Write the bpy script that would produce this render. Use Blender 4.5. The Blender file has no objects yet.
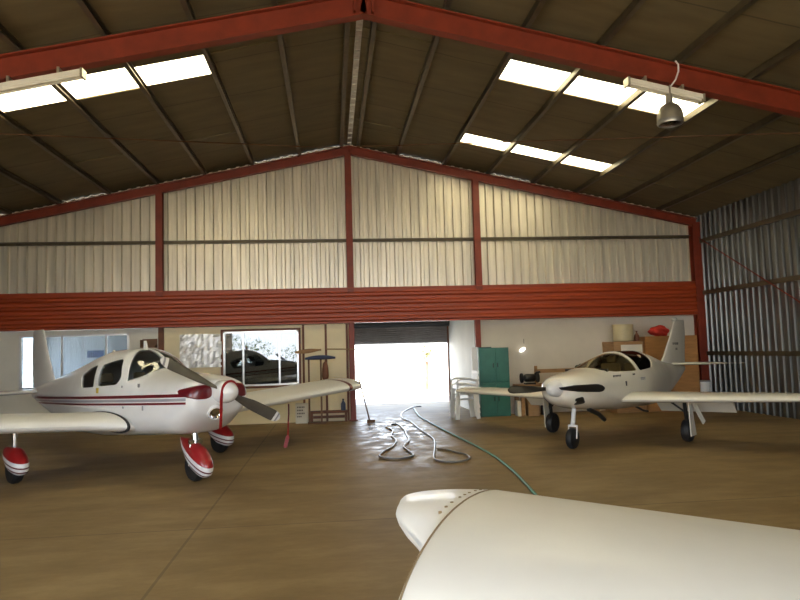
import bpy, bmesh, math, random
import numpy as np
from mathutils import Vector, Matrix
random.seed(7)
S = bpy.context.scene
COL = S.collection
PI = math.pi

# ------------------------------------------------------------------ materials
def _nt(name):
    m = bpy.data.materials.new(name); m.use_nodes = True
    nt = m.node_tree; nt.nodes.clear()
    out = nt.nodes.new('ShaderNodeOutputMaterial')
    return m, nt, out

def N(nt, typ, **kw):
    n = nt.nodes.new(typ)
    for k, v in kw.items(): setattr(n, k, v)
    return n

def mathn(nt, op, a, b=None, c=None):
    n = N(nt, 'ShaderNodeMath', operation=op)
    for i, v in enumerate((a, b, c)):
        if v is None: continue
        if isinstance(v, (int, float)): n.inputs[i].default_value = v
        else: nt.links.new(v, n.inputs[i])
    return n.outputs[0]

def mixc(nt, fac, a, b):
    n = N(nt, 'ShaderNodeMix', data_type='RGBA')
    for s, v in ((n.inputs[0], fac), (n.inputs[6], a), (n.inputs[7], b)):
        if isinstance(v, (int, float)): s.default_value = v
        elif isinstance(v, tuple): s.default_value = (*v[:3], 1)
        else: nt.links.new(v, s)
    return n.outputs[2]

def noise(nt, scale, stretch=(1, 1, 1), detail=4, rough=.55, coord='Object'):
    tc = N(nt, 'ShaderNodeTexCoord'); mp = N(nt, 'ShaderNodeMapping')
    mp.inputs['Scale'].default_value = stretch
    nt.links.new(tc.outputs[coord], mp.inputs['Vector'])
    n = N(nt, 'ShaderNodeTexNoise'); n.inputs['Scale'].default_value = scale
    n.inputs['Detail'].default_value = detail; n.inputs['Roughness'].default_value = rough
    nt.links.new(mp.outputs[0], n.inputs['Vector'])
    return n.outputs['Fac']

def ramp(nt, fac, stops, interp='LINEAR'):
    r = N(nt, 'ShaderNodeValToRGB'); r.color_ramp.interpolation = interp
    els = r.color_ramp.elements
    while len(els) < len(stops): els.new(.5)
    for e, (p, c) in zip(els, stops):
        e.position = p; e.color = (*c, 1) if len(c) == 3 else c
    nt.links.new(fac, r.inputs[0])
    return r.outputs[0]

def mat(name, col, rough=.6, metal=0., var=.15, vscale=6., stretch=(1, 1, 1), spec=.5, coat=0., bump=0.):
    m, nt, out = _nt(name)
    p = N(nt, 'ShaderNodeBsdfPrincipled')
    p.inputs['Roughness'].default_value = rough; p.inputs['Metallic'].default_value = metal
    p.inputs['Specular IOR Level'].default_value = spec
    p.inputs['Coat Weight'].default_value = coat; p.inputs['Coat Roughness'].default_value = .08
    if var > 0:
        f = noise(nt, vscale, stretch)
        lo = tuple(c * (1 - var) for c in col); hi = tuple(min(1, c * (1 + var)) for c in col)
        nt.links.new(ramp(nt, f, [(.3, lo), (.7, hi)]), p.inputs['Base Color'])
        if bump:
            b = N(nt, 'ShaderNodeBump'); b.inputs['Strength'].default_value = bump; b.inputs['Distance'].default_value = .01
            nt.links.new(f, b.inputs['Height']); nt.links.new(b.outputs[0], p.inputs['Normal'])
    else:
        p.inputs['Base Color'].default_value = (*col, 1)
    nt.links.new(p.outputs[0], out.inputs[0])
    return m

def glass(name, tint, refl=1.0, ior=1.5, dark=0.):
    m, nt, out = _nt(name)
    tr = N(nt, 'ShaderNodeBsdfTransparent'); tr.inputs[0].default_value = (*tint, 1)
    gl = N(nt, 'ShaderNodeBsdfGlossy'); gl.inputs['Roughness'].default_value = .02
    gl.inputs['Color'].default_value = (.95, .95, .95, 1)
    fr = N(nt, 'ShaderNodeFresnel'); fr.inputs[0].default_value = ior
    mx = N(nt, 'ShaderNodeMixShader')
    f = mathn(nt, 'MULTIPLY', fr.outputs[0], refl)
    nt.links.new(f, mx.inputs[0]); nt.links.new(tr.outputs[0], mx.inputs[1]); nt.links.new(gl.outputs[0], mx.inputs[2])
    nt.links.new(mx.outputs[0], out.inputs[0])
    return m

def translucent(name, col, trans=.75):
    m, nt, out = _nt(name)
    f = noise(nt, 3., (1, 6, 1))
    c = ramp(nt, f, [(.3, tuple(x * .85 for x in col)), (.7, col)])
    t = N(nt, 'ShaderNodeBsdfTranslucent'); d = N(nt, 'ShaderNodeBsdfDiffuse'); mx = N(nt, 'ShaderNodeMixShader')
    nt.links.new(c, t.inputs[0]); nt.links.new(c, d.inputs[0]); mx.inputs[0].default_value = 1 - trans
    nt.links.new(t.outputs[0], mx.inputs[1]); nt.links.new(d.outputs[0], mx.inputs[2]); nt.links.new(mx.outputs[0], out.inputs[0])
    return m

def striped(name, base, bands, slope=0., x0=-99., x1=99., rough=.3, coat=.5, off=0.):
    """painted bands by local height (z - slope*x); bands = [(z0, z1, colour)], only for x0<x<x1"""
    m, nt, out = _nt(name)
    tc = N(nt, 'ShaderNodeTexCoord'); sp = N(nt, 'ShaderNodeSeparateXYZ')
    nt.links.new(tc.outputs['Object'], sp.inputs[0])
    z = mathn(nt, 'SUBTRACT', sp.outputs[2], mathn(nt, 'MULTIPLY', sp.outputs[0], slope))
    inx = mathn(nt, 'MULTIPLY', mathn(nt, 'GREATER_THAN', sp.outputs[0], x0), mathn(nt, 'LESS_THAN', sp.outputs[0], x1))
    f = noise(nt, 5.)
    c = ramp(nt, f, [(.3, tuple(v * .95 for v in base)), (.7, base)])
    for z0, z1, bc in bands:
        k = mathn(nt, 'MULTIPLY', mathn(nt, 'GREATER_THAN', z, z0), mathn(nt, 'LESS_THAN', z, z1))
        c = mixc(nt, mathn(nt, 'MULTIPLY', k, inx), c, bc)
    p = N(nt, 'ShaderNodeBsdfPrincipled'); p.inputs['Roughness'].default_value = rough
    p.inputs['Coat Weight'].default_value = coat; p.inputs['Coat Roughness'].default_value = .1
    nt.links.new(c, p.inputs['Base Color']); nt.links.new(p.outputs[0], out.inputs[0])
    return m

def floor_mat():
    m, nt, out = _nt('concrete_floor')
    p = N(nt, 'ShaderNodeBsdfPrincipled')
    big = noise(nt, .45, (1, 1, 1), 5); fine = noise(nt, 9., (1, 1, 1), 6, .7); mid = noise(nt, 1.5, (.6, 1.3, 1), 7, .68)
    c = ramp(nt, mid, [(.34, (.20, .134, .054)), (.5, (.265, .178, .076)), (.66, (.345, .242, .112))])
    c = mixc(nt, mathn(nt, 'MULTIPLY', big, .4), c, (.205, .132, .05))
    c = mixc(nt, mathn(nt, 'MULTIPLY', mathn(nt, 'GREATER_THAN', fine, .68), .08), c, (.16, .10, .05))
    # smoother patches in front of the roller door (worn concrete)
    tc = N(nt, 'ShaderNodeTexCoord'); sp = N(nt, 'ShaderNodeSeparateXYZ'); nt.links.new(tc.outputs['Object'], sp.inputs[0])
    patch = noise(nt, 3.6, (1, .8, 1), 6, .7)
    # smoother, worn concrete in the traffic lane to the roller door
    dx = mathn(nt, 'DIVIDE', mathn(nt, 'SUBTRACT', sp.outputs[0], 1.2), 1.5); dy = mathn(nt, 'DIVIDE', mathn(nt, 'SUBTRACT', sp.outputs[1], 13.0), 5.5)
    rr = mathn(nt, 'ADD', mathn(nt, 'MULTIPLY', dx, dx), mathn(nt, 'MULTIPLY', dy, dy))
    lane = mathn(nt, 'SUBTRACT', 1.0, mathn(nt, 'MINIMUM', rr, 1.0))
    pt = ramp(nt, patch, [(.45, (0,) * 3), (.62, (1,) * 3)])
    nt_rough = mathn(nt, 'SUBTRACT', mathn(nt, 'SUBTRACT', .60, mathn(nt, 'MULTIPLY', pt, .03)), mathn(nt, 'MULTIPLY', mathn(nt, 'MULTIPLY', pt, lane), .30))
    nt_rough = mathn(nt, 'SUBTRACT', nt_rough, mathn(nt, 'MULTIPLY', lane, .06))
    # joints
    def joint(axis, pos, w=.012):
        return mathn(nt, 'LESS_THAN', mathn(nt, 'ABSOLUTE', mathn(nt, 'SUBTRACT', sp.outputs[axis], pos)), w)
    for a, q in ((0, -1.28), (1, 12.4), (1, 6.4)):
        c = mixc(nt, mathn(nt, 'MULTIPLY', joint(a, q), .42), c, (.06, .04, .025))
    nt.links.new(c, p.inputs['Base Color'])
    nt.links.new(nt_rough, p.inputs['Roughness'])
    p.inputs['Specular IOR Level'].default_value = .35
    b = N(nt, 'ShaderNodeBump'); b.inputs['Strength'].default_value = .05; b.inputs['Distance'].default_value = .01
    nt.links.new(fine, b.inputs['Height']); nt.links.new(b.outputs[0], p.inputs['Normal'])
    nt.links.new(p.outputs[0], out.inputs[0])
    return m

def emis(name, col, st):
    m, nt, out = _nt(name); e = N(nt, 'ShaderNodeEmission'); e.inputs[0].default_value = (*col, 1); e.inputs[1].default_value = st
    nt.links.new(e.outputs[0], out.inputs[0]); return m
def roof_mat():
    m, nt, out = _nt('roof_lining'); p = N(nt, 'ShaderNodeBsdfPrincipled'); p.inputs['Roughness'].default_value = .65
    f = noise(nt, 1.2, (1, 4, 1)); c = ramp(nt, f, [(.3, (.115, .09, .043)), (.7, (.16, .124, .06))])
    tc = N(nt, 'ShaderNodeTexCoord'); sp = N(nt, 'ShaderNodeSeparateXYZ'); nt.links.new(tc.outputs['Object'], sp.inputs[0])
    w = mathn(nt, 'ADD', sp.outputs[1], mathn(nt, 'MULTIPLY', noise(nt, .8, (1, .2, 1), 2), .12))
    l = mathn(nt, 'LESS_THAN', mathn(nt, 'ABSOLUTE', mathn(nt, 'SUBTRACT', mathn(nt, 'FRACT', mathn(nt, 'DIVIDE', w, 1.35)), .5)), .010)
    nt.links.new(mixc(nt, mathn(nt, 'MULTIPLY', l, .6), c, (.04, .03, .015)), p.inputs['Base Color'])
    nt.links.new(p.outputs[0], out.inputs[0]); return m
M = dict(
    floor=floor_mat(),
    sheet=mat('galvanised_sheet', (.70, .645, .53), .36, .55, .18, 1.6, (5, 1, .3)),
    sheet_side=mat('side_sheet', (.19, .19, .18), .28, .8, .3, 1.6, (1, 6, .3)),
    red=mat('red_oxide_steel', (.20, .026, .008), .5, 0, .18, 4),
    redclad=mat('red_cladding', (.33, .046, .008), .45, 0, .14, 2.5, (.4, 1, 6)),
    roof=roof_mat(),
    purlin=mat('purlin_steel', (.10, .08, .048), .4, .4, .2, 5),
    ridge=mat('ridge_metal', (.42, .42, .40), .3, .9, .2, 14),
    cream=mat('cream_board', (.84, .73, .48), .65, 0, .07, 1.5),
    white_wall=mat('white_wall_board', (.61, .55, .45), .65, 0, .07, 1.4, bump=.03),
    grey_wall=mat('grey_wall_board', (.72, .70, .62), .65, 0, .06, 1.5),
    brown=mat('brown_batten', (.16, .055, .022), .6, 0, .2, 6),
    alu=mat('aluminium_frame', (.75, .75, .74), .3, .8, .05, 10),
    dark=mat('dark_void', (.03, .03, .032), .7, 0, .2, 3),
    room=mat('room_wall', (.80, .83, .86), .7, 0, .05, 2),
    shutter=mat('roller_shutter', (.26, .24, .25), .5, .3, .12, 4),
    foil=mat('foil_paper', (.80, .80, .78), .3, .35, .1, 7, bump=.9),
    teal=mat('teal_enamel', (.035, .16, .125), .4, 0, .18, 3),
    teal_dark=mat('teal_dark_enamel', (.015, .05, .042), .5, 0, 0),  # darker teal for the cabinet handles and lid
    plastic=mat('white_plastic', (.78, .77, .74), .35, 0, .05, 3),
    timber=mat('timber', (.36, .20, .085), .6, 0, .2, 5, (1, 1, 8)),
    ply=mat('plywood', (.40, .19, .06), .5, 0, .15, 3, (1, 1, 6)),
    plyd=mat('dark_timber', (.15, .07, .03), .6, 0, .2, 5),
    blue=mat('blue_pad', (.05, .07, .14), .6, 0, .15, 6),
    black=mat('black_rubber', (.012, .012, .013), .55, 0, .1, 8),
    blackp=mat('black_paint', (.012, .011, .010), .35, 0, .1, 8),
    chrome=mat('chrome', (.75, .75, .75), .15, 1, 0),
    steel=mat('steel', (.4, .39, .37), .35, .8, .1, 9),
    wpaint=mat('white_aircraft_paint', (.80, .79, .76), .25, 0, .03, 3, coat=.6),
    cpaint=mat('cream_aircraft_paint', (.78, .74, .63), .25, 0, .03, 3, coat=.6),
    gpaint=mat('cool_white_wing_paint', (.80, .79, .74), .42, 0, .03, 3, coat=.12),
    maroon=mat('maroon_paint', (.13, .006, .010), .3, 0, .08, 6, coat=.5),
    redp=mat('bright_red_paint', (.30, .010, .012), .35, 0, .08, 6, coat=.4),
    blade=mat('propeller_grey', (.10, .09, .075), .4, .15, .1, 9),
    greyp=mat('grey_paint', (.30, .30, .31), .4, 0, .08, 6),
    glass=glass('window_glass', (.82, .88, .88), 1.3),
    canopy=glass('canopy_glass', (.80, .72, .50), .6),
    tint=glass('tinted_glass', (.012, .011, .01), .35),
    offglass=glass('office_glass', (.55, .62, .68), 3.2),
    skylight=translucent('skylight_fibreglass', (1.0, .86, .52)),
    seat=mat('beige_upholstery', (.38, .31, .20), .7, 0, .1, 7),
    panel=mat('panel_black', (.03, .026, .02), .6, 0, .2, 6),
    lampm=mat('lamp_aluminium', (.42, .39, .31), .35, .7, .1, 8),
    lampw=mat('white_lamp_enamel', (.80, .77, .66), .4, 0, .05, 6),
    lens=glass('lamp_glass', (.85, .85, .8), 1.5),
    hose=mat('dark_hose', (.16, .15, .14), .3, 0, .15, 8),
    ghose=mat('green_hose', (.015, .15, .07), .4, 0, .12, 8),
    red_cloth=mat('red_cloth', (.55, .035, .02), .8, 0, .2, 9, bump=.3),
    beige=mat('beige_plastic', (.52, .44, .26), .5, 0, .1, 4),
    ground=mat('pale_gravel', (.52, .48, .42), .9, 0, .12, 3),
    apron=mat('apron_gravel', (.22, .19, .14), .9, 0, .15, 2),
    leaf=mat('leaf', (.13, .17, .05), .7, 0, .35, 3),
    bark=mat('bark', (.12, .08, .05), .9, 0, .3, 6),
    cardboard=mat('cardboard', (.36, .22, .11), .8, 0, .1, 4),
    pale_leaf=mat('pale_leaf', (.55, .55, .25), .7, 0, .2, 3),
    glint_glow=emis('glowing_glint', (1, .96, .88), 1.0),  # glow for the glint on the wall, no lamp
    paper=mat('white_card', (.72, .68, .58), .7, 0, .06, 4),
    ink=mat('dark_print', (.06, .055, .05), .6, 0, 0),
    green_bag=mat('dark_green_cloth', (.03, .05, .025), .85, 0, .3, 9),
    poster=mat('blue_poster', (.05, .12, .30), .5, 0, .4, 9),
    seam=mat('seam_line', (.26, .19, .10), .6, 0, 0),
    yellow=mat('yellow_sticker', (.55, .40, .05), .5, 0, 0),
)

# ------------------------------------------------------------------ mesh builder
class MB:
    def __init__(s): s.v = []; s.f = []; s.m = []
    def face(s, idx, mi=0): s.f.append(tuple(idx)); s.m.append(mi)
    def box(s, c, d, mi=0, mtx=None):
        b = len(s.v); x, y, z = (q / 2 for q in d)
        for sx in (-1, 1):
            for sy in (-1, 1):
                for sz in (-1, 1):
                    p = Vector((sx * x, sy * y, sz * z))
                    if mtx is not None: p = mtx @ p
                    s.v.append(tuple(p + Vector(c)))
        for q in ((0, 1, 3, 2), (4, 6, 7, 5), (0, 4, 5, 1), (2, 3, 7, 6), (0, 2, 6, 4), (1, 5, 7, 3)):
            s.face([b + i for i in q], mi)
        return s
    def bb(s, x0, x1, y0, y1, z0, z1, mi=0):
        return s.box(((x0 + x1) / 2, (y0 + y1) / 2, (z0 + z1) / 2), (x1 - x0, y1 - y0, z1 - z0), mi)
    def bar(s, p0, p1, w, h, up=(0, 0, 1), mi=0):
        p0, p1 = Vector(p0), Vector(p1); d = p1 - p0; L = d.length; d.normalize()
        r = d.cross(Vector(up)); r.normalize(); u = r.cross(d)
        mtx = Matrix((r, d, u)).transposed()
        return s.box((p0 + p1) / 2, (w, L, h), mi, mtx)
    def loft(s, rings, cap0=True, cap1=True, mi=0, closed=True, mis=None):
        b = len(s.v); n = len(rings[0])
        for r in rings: s.v.extend(tuple(p) for p in r)
        for i in range(len(rings) - 1):
            m_ = mis[i] if mis else mi
            for j in range(n if closed else n - 1):
                k = (j + 1) % n
                s.face((b + i * n + j, b + i * n + k, b + (i + 1) * n + k, b + (i + 1) * n + j), m_)
        if cap0: s.face([b + j for j in range(n)][::-1], mis[0] if mis else mi)
        if cap1: s.face([b + (len(rings) - 1) * n + j for j in range(n)], mis[-1] if mis else mi)
        return s
    def tube(s, pts, r, n=10, mi=0, rr=None):
        pts = [Vector(p) for p in pts]; rings = []; prev = None
        for i, p in enumerate(pts):
            t = (pts[min(i + 1, len(pts) - 1)] - pts[max(i - 1, 0)]).normalized()
            if prev is None:
                a = Vector((0, 0, 1)) if abs(t.z) < .9 else Vector((1, 0, 0))
                u = t.cross(a).normalized()
            else:
                u = (prev - t * prev.dot(t)).normalized()
            prev = u; w = t.cross(u); q = rr[i] if rr else r
            rings.append([p + u * (q * math.cos(2 * PI * k / n)) + w * (q * math.sin(2 * PI * k / n)) for k in range(n)])
        return s.loft(rings, mi=mi)
    def lathe(s, prof, c=(0, 0, 0), axis=(0, 0, 1), n=24, mi=0, mis=None):
        """prof = [(radius, height)]"""
        ax = Vector(axis).normalized(); q = Vector((0, 0, 1)).rotation_difference(ax); c = Vector(c); rings = []
        for r, h in prof:
            rings.append([c + q @ Vector((max(r, 1e-4) * math.cos(2 * PI * k / n), max(r, 1e-4) * math.sin(2 * PI * k / n), h)) for k in range(n)])
        return s.loft(rings, mi=mi, mis=mis)
    def prism(s, poly, axis, t0, t1, mi=0):
        """poly of 2-D points extruded along an axis index"""
        def P(p, t):
            q = list(p); q.insert(axis, t); return tuple(q)
        b = len(s.v); n = len(poly)
        s.v.extend(P(p, t0) for p in poly); s.v.extend(P(p, t1) for p in poly)
        for j in range(n):
            k = (j + 1) % n; s.face((b + j, b + k, b + n + k, b + n + j), mi)
        s.face([b + j for j in range(n)][::-1], mi); s.face([b + n + j for j in range(n)], mi)
        return s
    def mesh(s, name, mats, fix=True):
        me = bpy.data.meshes.new(name); me.from_pydata(s.v, [], s.f)
        for m_ in mats: me.materials.append(m_)
        me.polygons.foreach_set('material_index', s.m)
        if fix:
            bm = bmesh.new(); bm.from_mesh(me); bmesh.ops.recalc_face_normals(bm, faces=bm.faces); bm.to_mesh(me); bm.free()
        me.update(); return me
    def build(s, name, mats, parent=None, smooth=0, bevel=0., loc=None):
        if not isinstance(mats, (list, tuple)): mats = [mats]
        me = s.mesh(name, mats)
        if smooth:
            me.shade_smooth(); me.set_sharp_from_angle(angle=math.radians(smooth))
        o = bpy.data.objects.new(name, me); COL.objects.link(o)
        if loc: o.location = loc
        if parent is not None: o.parent = parent
        if bevel:
            md = o.modifiers.new('bevel', 'BEVEL'); md.width = bevel; md.segments = 2; md.limit_method = 'ANGLE'
        return o

def tag(o, label, cat, group=None):
    o['label'] = label; o['category'] = cat
    if group: o['group'] = group
    return o
def struct(o, label=None):
    o['kind'] = 'structure'
    if label: o['label'] = label
    return o
def thing(name, label, cat, loc=(0, 0, 0), rz=0., group=None):
    o = bpy.data.objects.new(name, None); COL.objects.link(o)
    o.location = loc; o.rotation_euler = (0, 0, rz); o.empty_display_size = .2
    return tag(o, label, cat, group)
def copy_tree(o, parent=None):
    c = o.copy(); COL.objects.link(c)
    if parent is not None: c.parent = parent; c.matrix_parent_inverse = o.matrix_parent_inverse.copy()
    for ch in list(o.children): copy_tree(ch, c)
    return c
def booled(o, cutters):
    """difference of o's mesh with each cutter mesh, baked"""
    tmp = []
    for me in cutters:
        c = bpy.data.objects.new('cut', me); COL.objects.link(c); tmp.append(c)
        md = o.modifiers.new('b', 'BOOLEAN'); md.operation = 'DIFFERENCE'; md.object = c; md.solver = 'EXACT'
    par = o.parent; o.parent = None
    bpy.context.view_layer.update()
    dg = bpy.context.evaluated_depsgraph_get()
    me = bpy.data.meshes.new_from_object(o.evaluated_get(dg))
    o.modifiers.clear(); old = o.data; o.data = me; me.name = old.name
    for c in tmp: bpy.data.objects.remove(c)
    o.parent = par
    return o

def pchip(xs, ys, q):
    xs = np.array(xs, float); ys = np.array(ys, float)
    if xs[0] > xs[-1]: xs = xs[::-1]; ys = ys[::-1]
    h = np.diff(xs); d = np.diff(ys) / h; n = len(xs); m = np.zeros(n)
    for i in range(1, n - 1):
        if d[i - 1] * d[i] > 0:
            w1 = 2 * h[i] + h[i - 1]; w2 = h[i] + 2 * h[i - 1]
            m[i] = (w1 + w2) / (w1 / d[i - 1] + w2 / d[i])
    m[0] = d[0]; m[-1] = d[-1]
    i = int(min(max(np.searchsorted(xs, q) - 1, 0), n - 2)); t = (q - xs[i]) / h[i]
    return float((2 * t**3 - 3 * t**2 + 1) * ys[i] + (t**3 - 2 * t**2 + t) * h[i] * m[i] + (-2 * t**3 + 3 * t**2) * ys[i + 1] + (t**3 - t**2) * h[i] * m[i + 1])

class Body:
    """fuselage: stations (a, z_bottom, z_top, half_width, z_of_max_width, n_upper, n_lower); a runs forward"""
    def __init__(s, st): s.st = sorted(st)
    def at(s, a): return [pchip([q[0] for q in s.st], [q[k] for q in s.st], a) for k in range(1, 7)]
    def ring(s, a, n=64, inset=0., shift=0.):
        zb, zt, w, zw, nu, nl = s.at(a); w = max(w - inset, .004); zb += inset; zt -= inset
        if zt < zb + .004: zt = zb + .004
        zw = min(max(zw, zb + .002), zt - .002); out = []
        for k in range(n):
            t = 2 * PI * k / n; c, q = math.cos(t), math.sin(t)
            e = nu if q >= 0 else nl
            b = w * math.copysign(abs(c) ** (2 / e), c)
            z = zw + (zt - zw) * abs(q) ** (2 / e) if q >= 0 else zw - (zw - zb) * abs(q) ** (2 / e)
            out.append((a + shift, b, z))
        return out
    def side(s, a, z):
        zb, zt, w, zw, nu, nl = s.at(a)
        r, e = ((z - zw) / (zt - zw), nu) if z >= zw else ((zw - z) / (zw - zb), nl)
        return w * max(0, 1 - min(1, abs(r)) ** e) ** (1 / e)
    def glass(s, sel, a0, a1, name, m, parent, inset=.012, na=90, n=120):
        mb = MB(); A = [a0 + (a1 - a0) * i / na for i in range(na + 1)]
        rings = [s.ring(a, n, inset) for a in A]
        used = {}
        def vid(i, j):
            j %= n
            if (i, j) not in used: used[(i, j)] = len(mb.v); mb.v.append(rings[i][j])
            return used[(i, j)]
        for i in range(na):
            for j in range(n):
                q = [rings[i][j], rings[i][(j + 1) % n], rings[i + 1][(j + 1) % n], rings[i + 1][j]]
                c = [sum(p[k] for p in q) / 4 for k in range(3)]
                if sel(*c): mb.face((vid(i, j), vid(i, j + 1), vid(i + 1, j + 1), vid(i + 1, j)))
        return mb.build(name, m, parent, smooth=60)

def inpoly(x, y, poly):
    r = False; n = len(poly)
    for i in range(n):
        x0, y0 = poly[i]; x1, y1 = poly[(i + 1) % n]
        if (y0 > y) != (y1 > y) and x < (x1 - x0) * (y - y0) / (y1 - y0) + x0: r = not r
    return r
def grow(poly, d):
    cx = sum(p[0] for p in poly) / len(poly); cy = sum(p[1] for p in poly) / len(poly); out = []
    for x, y in poly:
        L = math.hypot(x - cx, y - cy); out.append((x + (x - cx) / L * d * 1.5, y + (y - cy) / L * d * 1.5))
    return out
def roundpoly(poly, r=.05, k=4):
    out = []; n = len(poly)
    for i in range(n):
        p0, p, p1 = Vector(poly[i - 1]), Vector(poly[i]), Vector(poly[(i + 1) % n])
        d0, d1 = (p0 - p), (p1 - p); q = min(r, d0.length * .45, d1.length * .45)
        A = p + d0.normalized() * q; B = p + d1.normalized() * q
        for j in range(k + 1):
            t = j / k; out.append(tuple(A * (1 - t)**2 + p * 2 * t * (1 - t) + B * t * t))
    return out

def airfoil(le, chord, z, th, b, n=18, camber=.02):
    """ring in the a-z plane at span b, leading edge at a=le, running aft"""
    up, lo = [], []
    for i in range(n + 1):
        x = (1 - math.cos(PI * i / n)) / 2
        t = 5 * (.2969 * math.sqrt(x) - .126 * x - .3516 * x**2 + .2843 * x**3 - .1036 * x**4) * th
        c = camber * 4 * x * (1 - x)
        up.append((le - x * chord, b, z + (c * chord + t))); lo.append((le - x * chord, b, z + (c * chord - t)))
    return up + lo[::-1][1:-1]

def wing_rings(secs, sgn):
    """secs = [(b, le, chord, z, thickness)]"""
    return [airfoil(le, ch, z, th, sgn * b) for b, le, ch, z, th in secs]

# ------------------------------------------------------------------ camera
YAW, PITCH, ROLL, FPX = math.radians(6.02), math.radians(4.29), math.radians(1.64), 660.
cy, sy = math.cos(YAW), math.sin(YAW)
fw = Vector((sy * math.cos(PITCH), cy * math.cos(PITCH), math.sin(PITCH)))
rt = Vector((cy, -sy, 0)); dn = fw.cross(rt)
rt2 = rt * math.cos(ROLL) + dn * math.sin(ROLL); dn2 = -rt * math.sin(ROLL) + dn * math.cos(ROLL)
cd = bpy.data.cameras.new('camera'); cam = bpy.data.objects.new('camera', cd); COL.objects.link(cam)
mw = Matrix((rt2, -dn2, -fw)).transposed().to_4x4(); mw.translation = (0, 0, 1.6)
cam.matrix_world = mw
cd.sensor_fit = 'HORIZONTAL'; cd.sensor_width = 36; cd.lens = FPX / 800 * 36; cd.clip_start = .05; cd.clip_end = 600
S.camera = cam

# ------------------------------------------------------------------ building shell
XR, XL, XC = 9.15, -8.1, .52          # right wall, left wall, ridge
YB, YF, YD = 15.5, -5.2, 19.6         # gable wall, front wall, roller door
K = .2105
def zp(x): return 6.45 - K * abs(x - XC)         # underside of purlins
def zr(x): return 6.56 - K * abs(x - XC)         # underside of roof sheet
PURL = [1.65, 2.77, 3.85, 4.95, 6.03, 7.07, 8.15, -.67, -1.75, -2.84, -3.90, -4.96, -6.04, -7.1]

struct(MB().bb(XL - .3, XR + .3, YF, YD + .15, -.12, 0).build('floor', M['floor']))
g = MB()
g.bb(-80, 80, YD + .15, 90, -.14, -.02, 0)
struct(g.build('ground_behind', M['ground']))
struct(MB().bb(-80, 80, -70, YF, -.14, -.02).build('apron', M['apron']))
struct(MB().bb(-80, XL - .3, YF, YD + .15, -.14, -.02).build('side_yard', M['ground']))

def trap(x0, x1, pitch, depth, sh=(0, .07, .40, .47)):
    pts = []; x = x0
    while x < x1 - 1e-6:
        for fx, o in zip(sh, (0, depth, depth, 0)):
            q = x + fx * pitch
            if q < x1: pts.append((q, o))
        x += pitch
    pts.append((x1, 0)); return pts

def sheetwall(name, pts, f0, f1, m):
    """pts (u, offset) -> f0/f1 give lower and upper 3-D point; built 6 mm thick"""
    mb = MB(); n = len(pts)
    lo = [f0(u, o) for u, o in pts]; hi = [f1(u, o) for u, o in pts]
    mb.v += lo + hi
    for i in range(n - 1): mb.face((i, i + 1, n + i + 1, n + i))
    o = mb.build(name, m)
    md = o.modifiers.new('thick', 'SOLIDIFY'); md.thickness = .006; md.offset = 0
    return o

# upper gable wall (vertical ribs), right, left, front walls
PT = trap(XL, XR, .205, .065, (0, .09, .40, .49))
o = sheetwall('wall_back', PT, lambda u, q: (u, YB + .08 - q, 2.34), lambda u, q: (u, YB + .08 - q, zr(u) - .01), M['sheet']); struct(o)
PT = trap(YF, YB + .08, .205, .04)
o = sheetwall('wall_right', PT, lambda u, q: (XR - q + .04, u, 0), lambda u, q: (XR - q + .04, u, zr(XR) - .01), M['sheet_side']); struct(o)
LY0, LY1, LZ = -4.4, 3.6, 3.7          # unseen side opening, added to throw cool daylight on the left airplane
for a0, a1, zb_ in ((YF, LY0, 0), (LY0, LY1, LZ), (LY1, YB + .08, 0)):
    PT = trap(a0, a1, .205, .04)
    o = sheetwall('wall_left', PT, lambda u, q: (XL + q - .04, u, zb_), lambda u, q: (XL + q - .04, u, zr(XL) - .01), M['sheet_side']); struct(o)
mb = MB()
OX0, OX1, OZ = -5.3, 7.6, 4.3
mb.prism([(XL, 0), (OX0, 0), (OX0, OZ), (OX1, OZ), (OX1, 0), (XR, 0), (XR, zr(XR)), (XC, zr(XC)), (XL, zr(XL))], 1, YF - .06, YF)
struct(mb.build('wall_front', M['sheet']))

# roof sheets with openings for the skylights
def roof_half(name, sgn):
    xs = sorted([XC] + [p for p in PURL if (p - XC) * sgn > 0] + [XR + .25 if sgn > 0 else XL - .25])
    ys = [YF - .5, 2.2, 3.0, 9.75, 10.47, 13.22, 13.80, YB + .3]  # skylight row nearest the camera is unseen, added to light the near area
    mb = MB(); sky = []
    for i in range(len(xs) - 1):
        for j in range(len(ys) - 1):
            xm = (xs[i] + xs[i + 1]) / 2; q = [(xs[i], ys[j]), (xs[i + 1], ys[j]), (xs[i + 1], ys[j + 1]), (xs[i], ys[j + 1])]
            inA = (2.77 < xm < 6.03) if sgn > 0 else (-4.96 < xm < -1.75)
            if inA and ((j in (1, 3)) or (j == 5 and sgn > 0)):
                sky.append(q); continue
            b = len(mb.v); mb.v += [(x, y, zr(x)) for x, y in q]; mb.face((b, b + 1, b + 2, b + 3))
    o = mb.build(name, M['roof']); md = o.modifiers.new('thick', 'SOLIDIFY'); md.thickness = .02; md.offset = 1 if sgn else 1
    struct(o)
    return sky
SKY = roof_half('ceiling', 1) + roof_half('ceiling_slope', -1)
for q in SKY:
    xm, ym = sum(p[0] for p in q) / 4, sum(p[1] for p in q) / 4
    q = [(x + math.copysign(.0, x - xm), y + math.copysign(.06, y - ym)) for x, y in q]
    mb = MB(); mb.v += [(x, y, zr(x) + .004) for x, y in q]; mb.face((0, 1, 2, 3))
    o = mb.build('skylight', M['skylight']); struct(o)

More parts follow.
